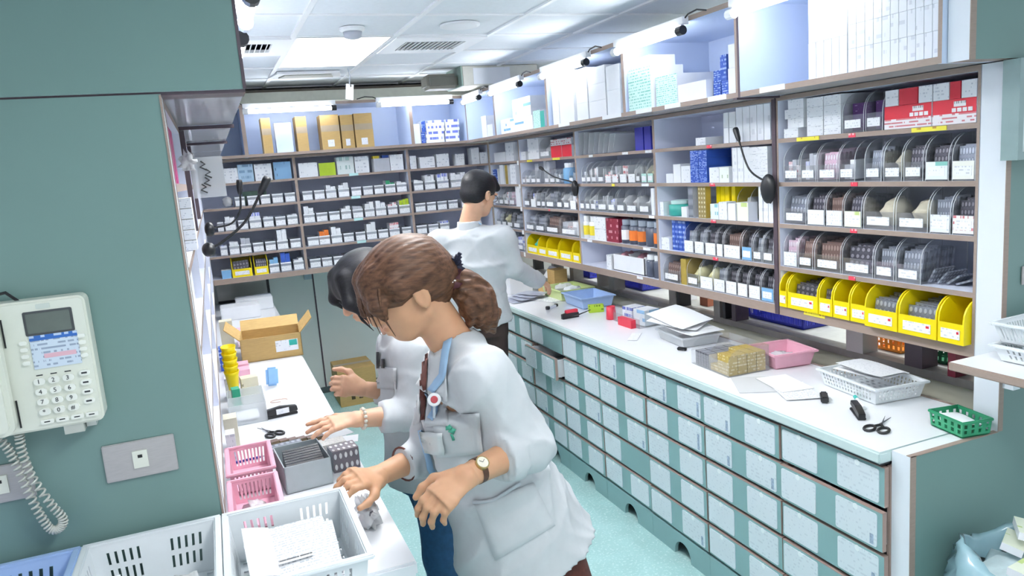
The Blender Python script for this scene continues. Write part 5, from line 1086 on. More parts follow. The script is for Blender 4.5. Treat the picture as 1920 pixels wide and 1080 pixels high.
# yellow scoops nested
ys = thing('scoop_stack', 'stack of nested yellow plastic scoops standing on the left counter', 'scoop', (-1.765, 1.80, RC))
for k in range(5): MB().lathe([(.0, .0), (.012, .004), (.020, .06), (.028, .13), (.032, .145), (.030, .145), (.018, .06), (.0, .01)], yellow, (0, 0, .0), 16, cap=False).build('scoop', ys, (0, .006*k, .026*k), (.12, 0, 0), smooth=True)
obj_box('beige printed carton behind the clear tray on the left counter', (-1.70, 1.84, RC), (.07, .06, .095), .1, mat('beige_carton', ''), {'-y': print_mat('beige_print', '#d8d3bf', '#6a665a', rows=4, dens=.35, cells=4)})
obj_box('light blue pouch standing before the cardboard box', (-1.60, 1.95, RC+.005), (.055, .022, .085), .2, mat('blue_pouch', '#8fbbea', .4, var=.06), None, name='blue_pouch', cat='pouch', rot=(-.12, .1, .2), bevel=.009)
for k, (x, y, w, d, h, m, lb) in enumerate(((-1.79, 2.45, .05, .06, .12, prbl, 'dark blue carton with oval mark by the left shelves'), (-1.765, 3.0, .07, .08, .16, mat('beige_carton', ''), 'tall beige carton by the left shelves'), (-1.775, 1.9, .05, .05, .09, wht, 'white carton with violet square by the left shelves'), (-1.79, 1.2, .045, .07, .12, mat('beige_carton', ''), 'open beige carton by the left shelves, near'), (-1.795, 1.08, .03, .06, .1, wht, 'white carton behind the pink basket'))): obj_box(lb, (x, y, RC), (w, d, h), 0, m, {'-y': prw if m is wht else m})
for k, (x, y) in enumerate(((-1.66, 4.0), (-1.55, 4.3))): obj_box(['white binder box at the far end of the left counter, near', 'white binder box at the far end of the left counter, far'][k], (x, y, RC), (.26, .2, .09), 0, wht, bevel=.005)
ct = thing('clear_tray', 'clear divided tray with green carton on the left counter', 'tray', (-1.725, 1.58, RC)); CTm = clr2
for a in ((-.07, .07, -.13, -.127), (-.07, .07, .127, .13), (-.07, -.067, -.13, .13), (.067, .07, -.13, .13), (-.07, .07, -.002, .001)): BX(a[0], a[1], a[2], a[3], 0, .08, CTm).build('wall', ct)
BX(-.07, .07, -.13, .13, 0, .003, CTm).build('bottom', ct)
obj_box('green carton standing in the clear tray on the left counter', (-1.76, 1.64, RC+.004), (.03, .05, .10), .1, mat('green_carton', '#2f9d7c', .5)); sheet_of('folded paper in the clear tray on the left counter', (-1.725, 1.51, RC+.02), .08, .085, .1, prk2, (.12, 0), curl=.004)
pl = G(462, 880); basket('pink ribbed basket on the left counter beside the partition', (-1.745, .86, RC), .125, .24, .075, pink, 'ribs', 0, .9); basket('second pink ribbed basket nearer the white basket', (-1.745, .585, RC), .125, .22, .07, pink, 'ribs', 0, .9)
for k, y in enumerate((.83, .60)): o = lump(.026, .045, .010, film, 81+k, .4).build('plastic_bag', None, (-1.745, y, RC+.006), smooth=True); tag(o, ['clear bag in the far pink ribbed basket', 'clear bag in the near pink ribbed basket'][k], 'plastic bag')
p = G(458, 824); t = thing('pen', 'dark blue pen lying behind the pink basket', 'pen', (p.x, p.y, RC+.10), .1); 
t.location = (-1.73, 1.04, RC+.0045); MB().lathe([(.0045, -.07), (.0045, .02)], navy, n=8, axis='x').build('barrel', t); MB().lathe([(.003, .02), (.001, .07)], gry, n=8, axis='x').build('refill', t)
p = G(505, 812); scissors('black handled scissors on the left counter', (p.x, p.y, RC), 2.0)
p = G(528, 780); t = stapler('black stapler with paper label on the left counter', (p.x, p.y, RC), .12, black, 1.25, .03); BX(-.02, .03, -.0135, -.0128, .012, .034, prw).build('label_card', t)
p = G(530, 745); MBt = MB().tube([Vector((.035*math.cos(a), .02*math.sin(a), .002)) for a in [2*PI*k/18 for k in range(15)]], .0015, mat('rubber_tan', '#c9a18a', .6), 5).build('rubber_band', None, (p.x-.02, p.y-.05, RC)); tag(MBt, 'tan rubber band on the left counter', 'rubber band')
# blister trays in front of the women
gt = thing('blister_box', 'grey box of stacked blister packs on the left counter', 'box', (-1.588, .78, RC), .08); gm_ = mat('grey_box', '#a9b3b6', .5)
BX(-.075, .065, -.10, -.097, 0, .085, gm_).build('front', gt); BX(-.075, -.072, -.10, .10, 0, .085, gm_).build('side', gt); BX(.062, .065, -.10, .10, 0, .085, gm_).build('side', gt); BX(-.075, .065, .097, .10, 0, .085, gm_).build('back', gt); BX(-.075, .065, -.1, .1, 0, .003, gm_).build('bottom', gt)
o0 = None
for k in range(7):
    o = BX(-.06, .052, -.005, .005, 0, .075, foild, faces={'-y': foil, '+y': foil, '+z': black}).build('blister_pack', None, tuple(gt.location+Vector((0, -.068+.022*k, .012))), (.25, 0, .08)); tag(o, f"{ORD[k]} blister pack from the camera inside the grey box", 'blister pack')
for k, (px, py, w, d, h, m, lb) in enumerate(((628, 893, .085, .07, .07, pillw, 'carton of white pill cards by the reaching hand'), (540, 860, .11, .09, .045, foil, 'large silver blister pack before the scissors'), (618, 855, .11, .06, .05, mat('speckled_card', '#e9e5e0', .6, var=.2, scale=120), 'white card with brown specks on the blister cartons'))):
    p = G(px, py) if k else Vector((-1.462, .80, 0)); obj_box(lb, (p.x, p.y, RC), (w, d, h), .1, gry, {'-y': m, '+z': m}, name='blister_box')
for k in range(6): p = G(515+17*k, 832-2*k); obj_box(f"brown capsule strip, {ORD[k]} from left, on the left counter", (p.x, p.y, RC), (.028, .03, .012), .2, mat('brown_strip', '#6e5f48', .5, var=.2), {'+z': foilb}, name='capsule_strip', cat='capsules')
for k in range(3): p = G(578+14*k, 838+3*k); o = MB().lathe([(.0, -.014), (.007, -.009), (.007, .009), (0, .014)], yel, n=10, axis='x', cap=False).build('yellow_capsule', None, (p.x, p.y, RC+.007), (0, 0, .5*k), smooth=True); tag(o, f"yellow capsule, {ORD[k]} from left, on the left counter", 'capsule')
for k, (px, py, rz) in enumerate(((635, 815, .3), (648, 828, -.2))): p = G(px, py); sheet_of(['small white slip under the pointing hand', 'folded slip at the counter edge', 'dark tray card below the reaching hand'][k], (p.x, p.y, RC+.003+.004*k), .09, .07, rz, paper if k < 2 else mat('charcoal_card', '#4a4c52', .5), curl=.001)
p = G(690, 965); o = lump(.025, .06, .035, film, 91, .5, 18, 10).build('plastic_bag', None, (-1.47, .36, RC), smooth=True); tag(o, 'clear bag of silver packs beside the white basket', 'plastic bag')
for k in range(3): obj_box(f"{ORD[k]} silver pack inside the clear bag beside the white basket", (-1.47, .33+.025*k, RC+.006), (.012, .02, .045), .3, gry, {'-y': foild}, name='blister_pack')

# ---------- floor and upper corners
for k, (x, y, z, w, d, h) in enumerate(((-.86, 4.45, 0, .30, .36, .30),)):
    t = thing('cardboard_box', 'closed cardboard box on the floor by the back wall', 'box', (x, y, z)); BX(-w/2, w/2, -d/2, d/2, 0, h, card).build('body', t, bevel=.003); BX(-w/2-.001, w/2+.001, -.03, .03, h, h+.001, tape).build('tape', t); BX(-w/2-.001, -w/2, -.02, .03, .08, .12, black).build('print_mark', t)
    for q in range(2): BX(-.06+.06*q, -.03+.06*q, -d/2-.001, -d/2, .05, .085, mat('carton_ink', '#4a3c22', .7)).build('print_mark', t)
t = thing('electric_box', 'white electrical box on top of the corner cabinets', 'electrical box', (.30, 3.75, 2.366)); BX(-.30, .28, -.18, .16, 0, .135, mat('box_white', '#d9d7cc', .5)).build('case', t, bevel=.004); BX(-.22, .06, -.184, -.18, .008, .12, wht).build('cover', t, bevel=.001); BX(-.31, -.30, -.18, .16, 0, .14, mat('green_edge', '#8fa59a', .5)).build('flange', t)
t = thing('emergency_lamp', 'dark grey rounded lamp box fixed beside the white electrical box', 'emergency lamp', (-.112, 3.72, 2.362)); BX(-.13, .10, -.09, .09, 0, .10, mat('dark_grey_case', '#7c7a70', .5)).build('case', t, bevel=.02); BX(-.11, .08, -.092, -.09, .02, .08, mat('dark_lens', '#5a5a52', .3)).build('lens', t)
p = G(652, 128, ZC); t = thing('hanging_tag', 'white tag hanging on a wire from the ceiling before the back wall', 'tag', (p.x, p.y, ZC)); e = on('y', p.y, (655, 158))-Vector(t.location); MB().tube([(0, 0, 0), e*.5+Vector((.01, 0, 0)), e], .004, gry, 6).build('wire', t)
g = on('y', p.y, (656, 187))-Vector(t.location); MB().obox((e+g)/2, (.05, .012, (e-g).length), (0, .15, .3), wht).build('card', t); MB().lathe([(.012, -.004), (.012, .004)], black, tuple(e-Vector((0, 0, .01))), 10, 'y').build('clip', t)
# ================================================================== PEOPLE
class SDF:
    # solid built from blended round shapes, meshed with surface nets
    def __init__(s, k=.02): s.p = []; s.k = k; s.disp = None
    def rc(s, a, b, r0, r1, k=None, sub=False): s.p.append(('rc', np.array(a, float), np.array(b, float), r0, r1, s.k if k is None else k, sub)); return s
    def el(s, c, r, R=None, k=None, sub=False): s.p.append(('el', np.array(c, float), np.array(r, float), np.eye(3) if R is None else np.array(R, float), 0, s.k if k is None else k, sub)); return s
    def ec(s, a, b, e0, e1, lat, k=None, sub=False): s.p.append(('ec', np.array(a, float), np.array(b, float), (e0, e1), np.array(lat, float), s.k if k is None else k, sub)); return s
    def plane(s, pt, n, k=.01): s.p.append(('pl', np.array(pt, float), np.array(n, float)/np.linalg.norm(n), 0, 0, k, True)); return s
    def bounds(s):
        lo = np.full(3, 1e9); hi = -lo
        for q in s.p:
            if q[6]: continue
            if q[0] == 'rc': a = np.minimum(q[1]-q[3], q[2]-q[4]); b = np.maximum(q[1]+q[3], q[2]+q[4])
            elif q[0] == 'el': R = max(q[2]); a, b = q[1]-R, q[1]+R
            else: m = max(max(q[3][0]), max(q[3][1])); a, b = np.minimum(q[1], q[2])-m, np.maximum(q[1], q[2])+m
            lo = np.minimum(lo, a); hi = np.maximum(hi, b)
        return lo-.03, hi+.03
    def dist(s, q, P):
        if q[0] == 'rc':
            a, b = q[1], q[2]; ba = b-a; h = np.clip(((P-a)@ba)/max(ba@ba, 1e-12), 0, 1); return np.linalg.norm(P-a-h[..., None]*ba, axis=-1)-(q[3]+(q[4]-q[3])*h)
        if q[0] == 'el':
            L = (P-q[1])@q[3]; k0 = np.linalg.norm(L/q[2], axis=-1); k1 = np.linalg.norm(L/(q[2]**2), axis=-1)+1e-9; return k0*(k0-1)/k1
        if q[0] == 'pl': return (P-q[1])@q[2]
        a, b = q[1], q[2]; ax = b-a; L = np.linalg.norm(ax); ax = ax/L; u = q[4]-ax*(q[4]@ax); u /= np.linalg.norm(u); v = np.cross(ax, u)
        d = P-a; t = d@ax; h = np.clip(t/L, 0, 1); (ua, va), (ub, vb) = q[3]; A = ua+(ub-ua)*h; B = va+(vb-va)*h
        e = (np.sqrt(((d@u)/A)**2+((d@v)/B)**2)-1)*np.minimum(A, B); w = np.maximum(np.maximum(-t, t-L), 0)
        return np.where(w > 0, np.sqrt(np.maximum(e, 0)**2+w**2)+np.minimum(e, 0)*0, np.maximum(e, -np.minimum(A, B)))
    def mesh(s, h):
        lo, hi = s.bounds(); n = np.ceil((hi-lo)/h).astype(int)+1
        xs = [lo[i]+h*np.arange(n[i]) for i in range(3)]; D = np.full(n, .06, np.float32)
        for q in s.p:
            if q[6] or q[0] == 'pl': sl = (slice(None),)*3; 
            if not q[6]:
                if q[0] == 'rc': a = np.minimum(q[1]-q[3], q[2]-q[4]); b = np.maximum(q[1]+q[3], q[2]+q[4])
                elif q[0] == 'el': R = max(q[2]); a, b = q[1]-R, q[1]+R
                else: m = max(max(q[3][0]), max(q[3][1])); a, b = np.minimum(q[1], q[2])-m, np.maximum(q[1], q[2])+m
                i0 = np.clip(((a-.055-lo)/h).astype(int), 0, n); i1 = np.clip(((b+.055-lo)/h).astype(int)+2, 0, n); sl = tuple(slice(i0[i], i1[i]) for i in range(3))
            P = np.stack(np.meshgrid(*[xs[i][sl[i]] for i in range(3)], indexing='ij'), -1)
            d = s.dist(q, P); c = D[sl]; k = q[5]
            if q[6]:
                d = -d; hh = np.clip(.5+.5*(d-c)/k, 0, 1) if k > 0 else (d > c)*1.0; D[sl] = c+(d-c)*hh+k*hh*(1-hh)
            else:
                hh = np.clip(.5+.5*(c-d)/k, 0, 1) if k > 0 else (d < c)*1.0; D[sl] = c+(d-c)*hh-k*hh*(1-hh)
        if s.disp is not None:
            P = np.stack(np.meshgrid(*xs, indexing='ij'), -1); near = np.abs(D) < .04; D[near] += s.disp(P[near])
        return nets(D, lo, h)
def nets(D, lo, h):
    n = D.shape; I = D < 0; c = [s-1 for s in n]
    cnt = np.zeros(c, np.float32); acc = np.zeros(c+[3], np.float32)
    off = [(0, 0, 0), (1, 0, 0), (0, 1, 0), (1, 1, 0), (0, 0, 1), (1, 0, 1), (0, 1, 1), (1, 1, 1)]
    V = lambda o: D[o[0]:o[0]+c[0], o[1]:o[1]+c[1], o[2]:o[2]+c[2]]
    for a in range(8):
        for b in range(a+1, 8):
            oa, ob = off[a], off[b]
            if sum(abs(oa[i]-ob[i]) for i in range(3)) != 1: continue
            va, vb = V(oa), V(ob); m = (va < 0) != (vb < 0); t = np.where(m, va/(va-vb+1e-12), 0); cnt += m
            for i in range(3): acc[..., i] += np.where(m, oa[i]+(ob[i]-oa[i])*t, 0)
    act = cnt > 0; idx = np.full(c, -1, np.int64); idx[act] = np.arange(act.sum()); ii = np.argwhere(act)
    verts = lo+h*(ii+acc[act]/cnt[act][:, None]); F = []
    for ax in range(3):
        u, v = [(1, 2), (2, 0), (0, 1)][ax]; sl0 = [slice(None)]*3; sl1 = [slice(None)]*3; sl0[ax] = slice(0, n[ax]-1); sl1[ax] = slice(1, n[ax])
        A, B = I[tuple(sl0)], I[tuple(sl1)]; ch = np.argwhere(A != B); ch = ch[(ch[:, u] > 0) & (ch[:, v] > 0) & (ch[:, u] < c[u]) & (ch[:, v] < c[v])]
        if not len(ch): continue
        q = []
        for du, dv in ((-1, -1), (0, -1), (0, 0), (-1, 0)):
            e = ch.copy(); e[:, u] += du; e[:, v] += dv; q.append(idx[e[:, 0], e[:, 1], e[:, 2]])
        q = np.stack(q, 1); ins = A[ch[:, 0], ch[:, 1], ch[:, 2]]; q[~ins] = q[~ins][:, ::-1]; F.append(q)
    return verts, np.concatenate(F)
def joined(parts, name, m, parent=None, mats=None):
    V = []; F = []; k = 0; mi = []
    for i, (v, f) in enumerate(parts): V.append(v); F.append(f+k); k += len(v); mi += [0 if mats is None else mats[i]]*len(f)
    V = np.concatenate(V); F = np.concatenate(F); me = bpy.data.meshes.new(name)
    me.vertices.add(len(V)); me.vertices.foreach_set('co', V.astype(np.float32).ravel()); me.loops.add(len(F)*4); me.loops.foreach_set('vertex_index', F.astype(np.int32).ravel())
    me.polygons.add(len(F)); me.polygons.foreach_set('loop_start', np.arange(0, len(F)*4, 4, dtype=np.int32)); me.polygons.foreach_set('use_smooth', np.ones(len(F), bool)); me.update(calc_edges=True); me.validate()
    for x in (m if isinstance(m, list) else [m]): me.materials.append(x)
    o = bpy.data.objects.new(name, me); COL.objects.link(o)
    if parent: o.parent = parent
    return o, BVHTree.FromPolygons([tuple(x) for x in V.tolist()], F.tolist())
def Y(px, py, y): return np.array(on('y', y, (px, py)))
def nrm(v): v = np.array(v, float); return v/np.linalg.norm(v)
def frame(f, up):
    f = nrm(f); s = nrm(np.cross(up, f)); return f, s, np.cross(f, s)      # forward, left, up
def head_sdf(c, f, up, neck, sc=1.0, jaw=1.0):
    # c: centre of the skull (between the ears); face looks along f
    f, l, u = frame(f, up); S_ = SDF(.018); T = lambda a, b, d: np.array(c)+sc*(f*a+l*b+u*d); R = np.stack([f, l, u], 1)
    S_.el(T(-.008, 0, .035), np.array([.098, .076, .088])*sc, R); S_.el(T(.035, 0, -.02), np.array([.062, .062, .085])*sc, R)
    S_.el(T(.055, 0, -.075), np.array([.034, .036*jaw, .03])*sc, R); S_.rc(T(.0, .05, -.055), T(.05, .02, -.085), .018*sc, .016*sc); S_.rc(T(.0, -.05, -.055), T(.05, -.02, -.085), .018*sc, .016*sc)
    S_.rc(T(.092, 0, .018), T(.108, 0, -.022), .008*sc, .013*sc, .012); S_.el(T(.106, 0, -.026), np.array([.012, .016, .010])*sc, R, .008)
    S_.el(T(.091, 0, -.055), np.array([.012, .022, .006])*sc, R, .006); S_.el(T(.089, 0, -.066), np.array([.012, .019, .007])*sc, R, .006)
    S_.rc(T(.085, .05, .03), T(.094, .015, .033), .009*sc, .009*sc, .012); S_.rc(T(.085, -.05, .03), T(.094, -.015, .033), .009*sc, .009*sc, .012)
    for b in (-1, 1):
        S_.el(T(.10, b*.032, .008), np.array([.014, .020, .011])*sc, R, .010, True); S_.el(T(.080, b*.032, .008), np.array([.013, .014, .012])*sc, R, .004)
        S_.el(T(-.004, b*.077, -.006), np.array([.020, .008, .033])*sc, R, .006); S_.el(T(.002, b*.086, -.002), np.array([.010, .006, .018])*sc, R, .006, True)
    S_.rc(T(-.02, 0, -.05), neck, .054*sc, .056*sc, .02)
    return S_, T, R
def hand_sdf(w, d, n, thumb, curl=(.3, .35, .4, .5), spread=.10, sc=1.0, arm=None, thumbcurl=.5, ra=.027):
    # w wrist, d towards the fingers, n palm normal (out of the palm), thumb = side of the thumb
    d = nrm(d); n = nrm(n-d*(n@d)); t = nrm(np.cross(d, n)); t = t if t@np.array(thumb) > 0 else -t; S_ = SDF(.008); w = np.array(w)
    if arm is not None: S_.rc(w, arm, ra*sc, ra*1.25*sc, .02)
    S_.ec(w-d*.005, w+d*.085*sc, (.029*sc, .019*sc), (.041*sc, .013*sc), t, .016)
    S_.el(w+d*.03*sc+t*.022*sc+n*.008*sc, np.array([.034, .02, .015])*sc, np.stack([d, t, n], 1), .015)
    for i, (off, L, r) in enumerate(((.030, .078, .0088), (.010, .088, .0092), (-.011, .082, .0088), (-.030, .064, .0078))):
        p = w+d*(.083 if i < 3 else .076)*sc+t*off*sc; a = spread*(1.2-i*.8); fd = nrm(d*math.cos(a)+t*math.sin(a)); c = curl[i]; ang = c*.6; q = p-fd*.012*sc
        for j, fr_ in enumerate((.45, .30, .25)):
            dd = fd*math.cos(ang)+n*math.sin(ang); e = q+dd*L*fr_*sc*1.05; S_.rc(q, e, r*(1.05-.1*j)*sc, r*(.96-.1*j)*sc, .006 if j else .009); q = e; ang += c*(1.1-.2*j)
    q = w+d*.022*sc+t*.026*sc; td = nrm(d*.62+t*.70+n*.30)
    for j, (L, r) in enumerate(((.045, .0135), (.034, .0105), (.026, .009))):
        e = q+td*L*sc; S_.rc(q, e, r*sc, r*.9*sc, .010); q = e; td = nrm(td+d*.35*thumbcurl-t*.42*thumbcurl+n*.12)
    return S_
def folds(dirs, amp):
    R = np.random.RandomState(5); D = [(nrm(v)*k, R.rand()*6) for v, k in dirs]
    def f(P):
        o = np.zeros(len(P)); wx = .02*np.sin(P@np.array([9, 13, 7.])+1)+.02*np.sin(P@np.array([-11, 6, 15.])+2)
        for v, ph in D: o += (1-np.abs(np.sin(P@v*.5+ph+wx*40)))**2-.35+.45*np.sin(P@(v*.33)+ph*2-wx*50)
        return -amp*1.5*o/len(D)
    return f
def shifted(o, base): return o
def cast(bvh, px, off):
    d = Vector(nrm(ray(px))); h = bvh.ray_cast(Vector(CAM), d)
    if h[0] is None: return None
    nn = h[1] if h[1].dot(d) < 0 else -h[1]
    return h[0]+(nn*.55-d*.45).normalized()*off
def decal(bvh, quad, m, name, parent, off=.004, nu=8, nv=8, th=.0025):
    # a cloth patch lying on the garment: quad = 4 outline points, filled bilinearly and laid on the surface
    q = [np.array(p, float) for p in quad]; g = {}
    for i in range(nu+1):
        for j in range(nv+1):
            u, v = i/nu, j/nv; p = q[0]*(1-u)*(1-v)+q[1]*u*(1-v)+q[2]*u*v+q[3]*(1-u)*v; g[i, j] = cast(bvh, p, off)
    return sheet(g, nu, nv, m, name, parent, th)
def sheet(g, nu, nv, m, name, parent, th):
    mb = MB(); V = []; ix = {}
    ok = [k for k in g if g[k] is not None]
    for k in ok:
        d = (g[k]-Vector(CAM)).normalized(); ix[k] = len(V); V += [g[k], g[k]+d*th]
    F = []
    for i in range(nu):
        for j in range(nv):
            ks = [(i, j), (i+1, j), (i+1, j+1), (i, j+1)]
            if all(k in ix for k in ks):
                a = [ix[k] for k in ks]; F.append(a); F.append([x+1 for x in a][::-1])
    edge = {}
    for f in [F[i] for i in range(0, len(F), 2)]:
        for i in range(4):
            e = (f[i], f[(i+1) % 4])
            if (e[1], e[0]) in edge: del edge[(e[1], e[0])]
            else: edge[e] = 1
    for a, b in edge: F.append([b, a, a+1, b+1])
    mb.mesh(V, F, m); return mb.build(name, parent, smooth=True)
def ribbon(bvh, path, width, m, name, parent, off=.005, th=.0025, n=24):
    # strip of cloth along a path, laid on the garment
    P = [np.array(p, float) for p in path]; W_ = width if isinstance(width, (list, tuple)) else [width]*len(P); g = {}
    L = [0]
    for a, b in zip(P, P[1:]): L.append(L[-1]+np.linalg.norm(b-a))
    for i in range(n+1):
        t = L[-1]*i/n; k = min(max(0, np.searchsorted(L, t)-1), len(P)-2); f = (t-L[k])/max(1e-6, L[k+1]-L[k]); p = P[k]+(P[k+1]-P[k])*f; w = W_[k]+(W_[k+1]-W_[k])*f
        tg = nrm(P[k+1]-P[k]); nn = np.array([-tg[1], tg[0]])
        for j in range(3): g[i, j] = cast(bvh, p+nn*w*(j-1)/2, off)
    return sheet(g, n, 2, m, name, parent, th)
def skin_mat(name, hexc):
    m = mat(name, hexc, .5, var=.05, scale=25); b = m.node_tree.nodes['Principled BSDF']; b.inputs['Subsurface Weight'].default_value = .12; b.inputs['Subsurface Radius'].default_value = (.01, .004, .002); return m
def hair_mat(name, h1, h2, sc=55, stretch=(1, 6, 1)):
    m = mat(name, h1, .5, var=0, spec=.3); nt = m.node_tree; b = nt.nodes['Principled BSDF']; rp = [n for n in nt.nodes if n.type == 'VALTORGB'][0]; rp.color_ramp.elements[0].color = lin(h1)+(1,); rp.color_ramp.elements[1].color = lin(h2)+(1,)
    nz = [n for n in nt.nodes if n.type == 'TEX_NOISE'][0]; nz.inputs['Scale'].default_value = sc; nz.inputs['Detail'].default_value = 6; [n for n in nt.nodes if n.type == 'MAPPING'][0].inputs['Scale'].default_value = stretch
    bp = nt.nodes.new('ShaderNodeBump'); bp.inputs['Strength'].default_value = .35; bp.inputs['Distance'].default_value = .003; nt.links.new(nz.outputs['Fac'], bp.inputs['Height']); nt.links.new(bp.outputs[0], b.inputs['Normal']); return m
coatm = mat('white_coat_cloth', '#cdd0d3', .8, var=.02, scale=40, bump=.05, spec=.2); trimb = mat('pale_blue_trim', '#9fc0e0', .7, var=.03)
skinA = skin_mat('skin_tan', '#c99a78'); skinM = skin_mat('skin_light', '#d9ab8d')
brownh = hair_mat('brown_hair', '#3d271b', '#6e4d38', 22, (1, 5, 5)); darkh = hair_mat('black_hair', '#0b0b0e', '#1d1d23', 60, (1, 4, 2))
def glasses(T, name, parent, lensm=None):
    o = MB(); gm = mat('glasses_metal', '#4a4b52', .3, metal=.6)
    for b in (-1, 1):
        o.tube([T(.098, b*.033+.023*math.cos(a), .006+.017*math.sin(a)) for a in [2*PI*k/14 for k in range(15)]], .0016, gm, 5); o.tube([T(.096, b*.055, .012), T(.06, b*.078, .012), T(-.005, b*.083, .012), T(-.02, b*.08, -.005)], .0016, gm, 5)
    o.tube([T(.099, -.012, .008), T(.102, 0, .011), T(.099, .012, .008)], .0016, gm, 5); return o.build(name, parent)

# ------------------------------------------------------------------ woman in front, bent over the left counter
def woman_front():
    y0 = .25; up = (0, 0, 1)
    hc = Y(768, 545, y0); f = nrm([-1, -.05, -.42]); neck = Y(846, 640, y0)
    HS, T, R = head_sdf(hc, f, up, neck, 1.02, .95); head = HS.mesh(.0042)
    sh = Y(868, 690, y0); hip = Y(985, 960, y0); fx = np.array([1, 0, 0])
    # arms: near (her left) and far (her right)
    sL = Y(912, 712, y0-.17); eL = Y(990, 836, y0-.20); wL = Y(874, 893, y0-.27)
    sR = Y(842, 690, y0+.17); eR = Y(800, 850, y0+.20); wR = Y(708, 893, y0+.12)
    B = SDF(.03)
    B.ec(sh, hip, (.15, .09), (.16, .10), (0, 1, 0)); B.rc(neck, sh, .055, .06); ft = [np.array([hip[0]+.02, y0-.09, 0]), np.array([hip[0]+.06, y0+.1, 0])]
    for s, e, w in ((sL, eL, wL), (sR, eR, wR)): B.rc(sh, s, .06, .05); B.rc(s, e, .048, .04); B.rc(e, w+(e-w)*.10, .040, .029)
    for q in ft:
        k = np.array([q[0]-.02, q[1], .45]); h_ = np.array([hip[0], q[1], hip[2]-.02]); B.rc(h_, k, .08, .055); B.rc(k, q+np.array([0, 0, .09]), .052, .036); B.rc(q+np.array([0, 0, .06]), q+np.array([-.13, 0, .03]), .038, .028)
    body = B.mesh(.009)
    dL = nrm(Y(800, 955, y0-.30)-wL); hL = hand_sdf(wL, dL, nrm([.25, .5, -.8]), (0, 1, .3), (.5, .55, .6, .65), .05, .98, wL+(eL-wL)*.5, 1.0, .026).mesh(.0032)
    dR = nrm(Y(640, 898, y0+.05)-wR); hR = hand_sdf(wR, dR, nrm([.1, .5, -.85]), (0, -1, .1), (.5, .55, .6, .7), .08, .98, wR+(eR-wR)*.5, .7, .026).mesh(.0032)
    P, _ = joined([head, body, hL, hR], 'person', skinA)
    tag(P, 'person with brown ponytail and white coat bending over the left counter', 'person')
    # dress
    D = SDF(.03); hem = np.array([hip[0]+.06, y0, .42]); D.ec(hip+np.array([0, 0, .0]), hem, (.15, .12), (.19, .16), (0, 1, 0)); D.ec(hip+(sh-hip)*.3, hip, (.10, .07), (.14, .10), (0, 1, 0))
    joined([D.mesh(.009)], 'dress', mat('russet_dress', '#5a2b22', .8, var=.25, scale=60), P)
    # coat
    Cc = SDF(.035); ch = Y(858, 745, y0); wa = Y(925, 880, y0); lo = Y(984, 1020, y0)
    Cc.ec(sh+np.array([.01, 0, -.0]), ch, (.165, .085), (.175, .112), (0, 1, 0)); Cc.ec(ch, wa, (.175, .112), (.178, .138), (0, 1, 0)); Cc.ec(wa, lo, (.18, .142), (.222, .205), (0, 1, 0));
    Cc.rc(Y(868, 655, y0), sL, .062, .068, .04); Cc.rc(Y(868, 655, y0), sR, .062, .066, .04); Cc.ec(neck+np.array([.012, 0, -.012]), sh, (.072, .062), (.13, .085), (0, 1, 0), .03)
    Cc.rc(sL, eL, .074, .067, .03); cu = wL+(eL-wL)*.56; Cc.ec(eL+(cu-eL)*.15, cu, (.058, .058), (.058, .058), (0, 1, 0), .02); Cc.ec(cu+(eL-cu)*.42, cu-(eL-cu)*.06, (.066, .066), (.063, .063), (0, 1, 0), .006)
    Cc.rc(sR, eR, .072, .064, .03); cr = wR+(eR-wR)*.52; Cc.ec(eR+(cr-eR)*.15, cr, (.056, .056), (.049, .049), (0, 1, 0), .02)
    Cc.rc(neck+np.array([-.01, 0, .02]), neck+np.array([-.03, 0, .10]), .055, .075, .008, True)
    Cc.disp = folds([((1, .3, .8), 55), ((.8, -.4, -1), 42), ((.2, 1, .5), 38), ((1, 0, -.2), 70)], .013)
    coat, bv = joined([Cc.mesh(.0065)], 'coat', coatm, P)
    # collar, lapel with blue trim, opening, pockets, badge
    dk = mat('russet_dress', '')
    decal(bv, [(806, 628), (786, 640), (790, 788), (797, 788)], dk, 'blouse', P, .004, 6, 14)
    decal(bv, [(838, 590), (812, 628), (798, 800), (842, 800)], coatm, 'lapel', P, .007, 8, 18, .004)
    ribbon(bv, [(851, 600), (838, 660), (834, 705), (806, 742), (820, 768), (808, 790)], [12, 15, 15, 15, 13, 12], trimb, 'lapel_trim', P, .0105, .003, 30)
    decal(bv, [(786, 645), (768, 660), (770, 800), (790, 790)], coatm, 'lapel', P, .007, 6, 14, .004); ribbon(bv, [(790, 806), (806, 880), (834, 915)], [10, 12, 14], trimb, 'front_trim', P, .008, .003, 26)
    decal(bv, [(812, 778), (900, 772), (908, 850), (822, 858)], coatm, 'chest_pocket', P, .006, 8, 8, .005)
    decal(bv, [(788, 808), (832, 808), (836, 850), (796, 850)], mat('name_card', '#dfe3e4', .4), 'name_card', P, .012, 4, 4, .002)
    decal(bv, [(890, 945), (1000, 905), (1040, 985), (930, 1050)], coatm, 'side_pocket', P, .005, 10, 10, .006)
    ribbon(bv, [(888, 942), (925, 938), (975, 905)], [7, 7, 7], mat('pocket_seam', '#c9ced4', .8), 'pocket_hem', P, .0075, .002, 14)
    gm = mat('green_emblem', '#4aa68c', .6)
    for k, q in enumerate(([(838, 800), (846, 798), (848, 804), (838, 806)], [(848, 800), (856, 803), (852, 812), (842, 808)], [(846, 812), (850, 812), (854, 823), (849, 824)])): decal(bv, q, gm, 'emblem', P, .0085, 2, 2, .001)
    bp = cast(bv, (817, 747), .018); dn = (Vector(CAM)-bp).normalized()
    bt_ = MB(); rim = mat('badge_rim', '#eef0f2', .3); q = dn.to_track_quat('Z', 'Y')
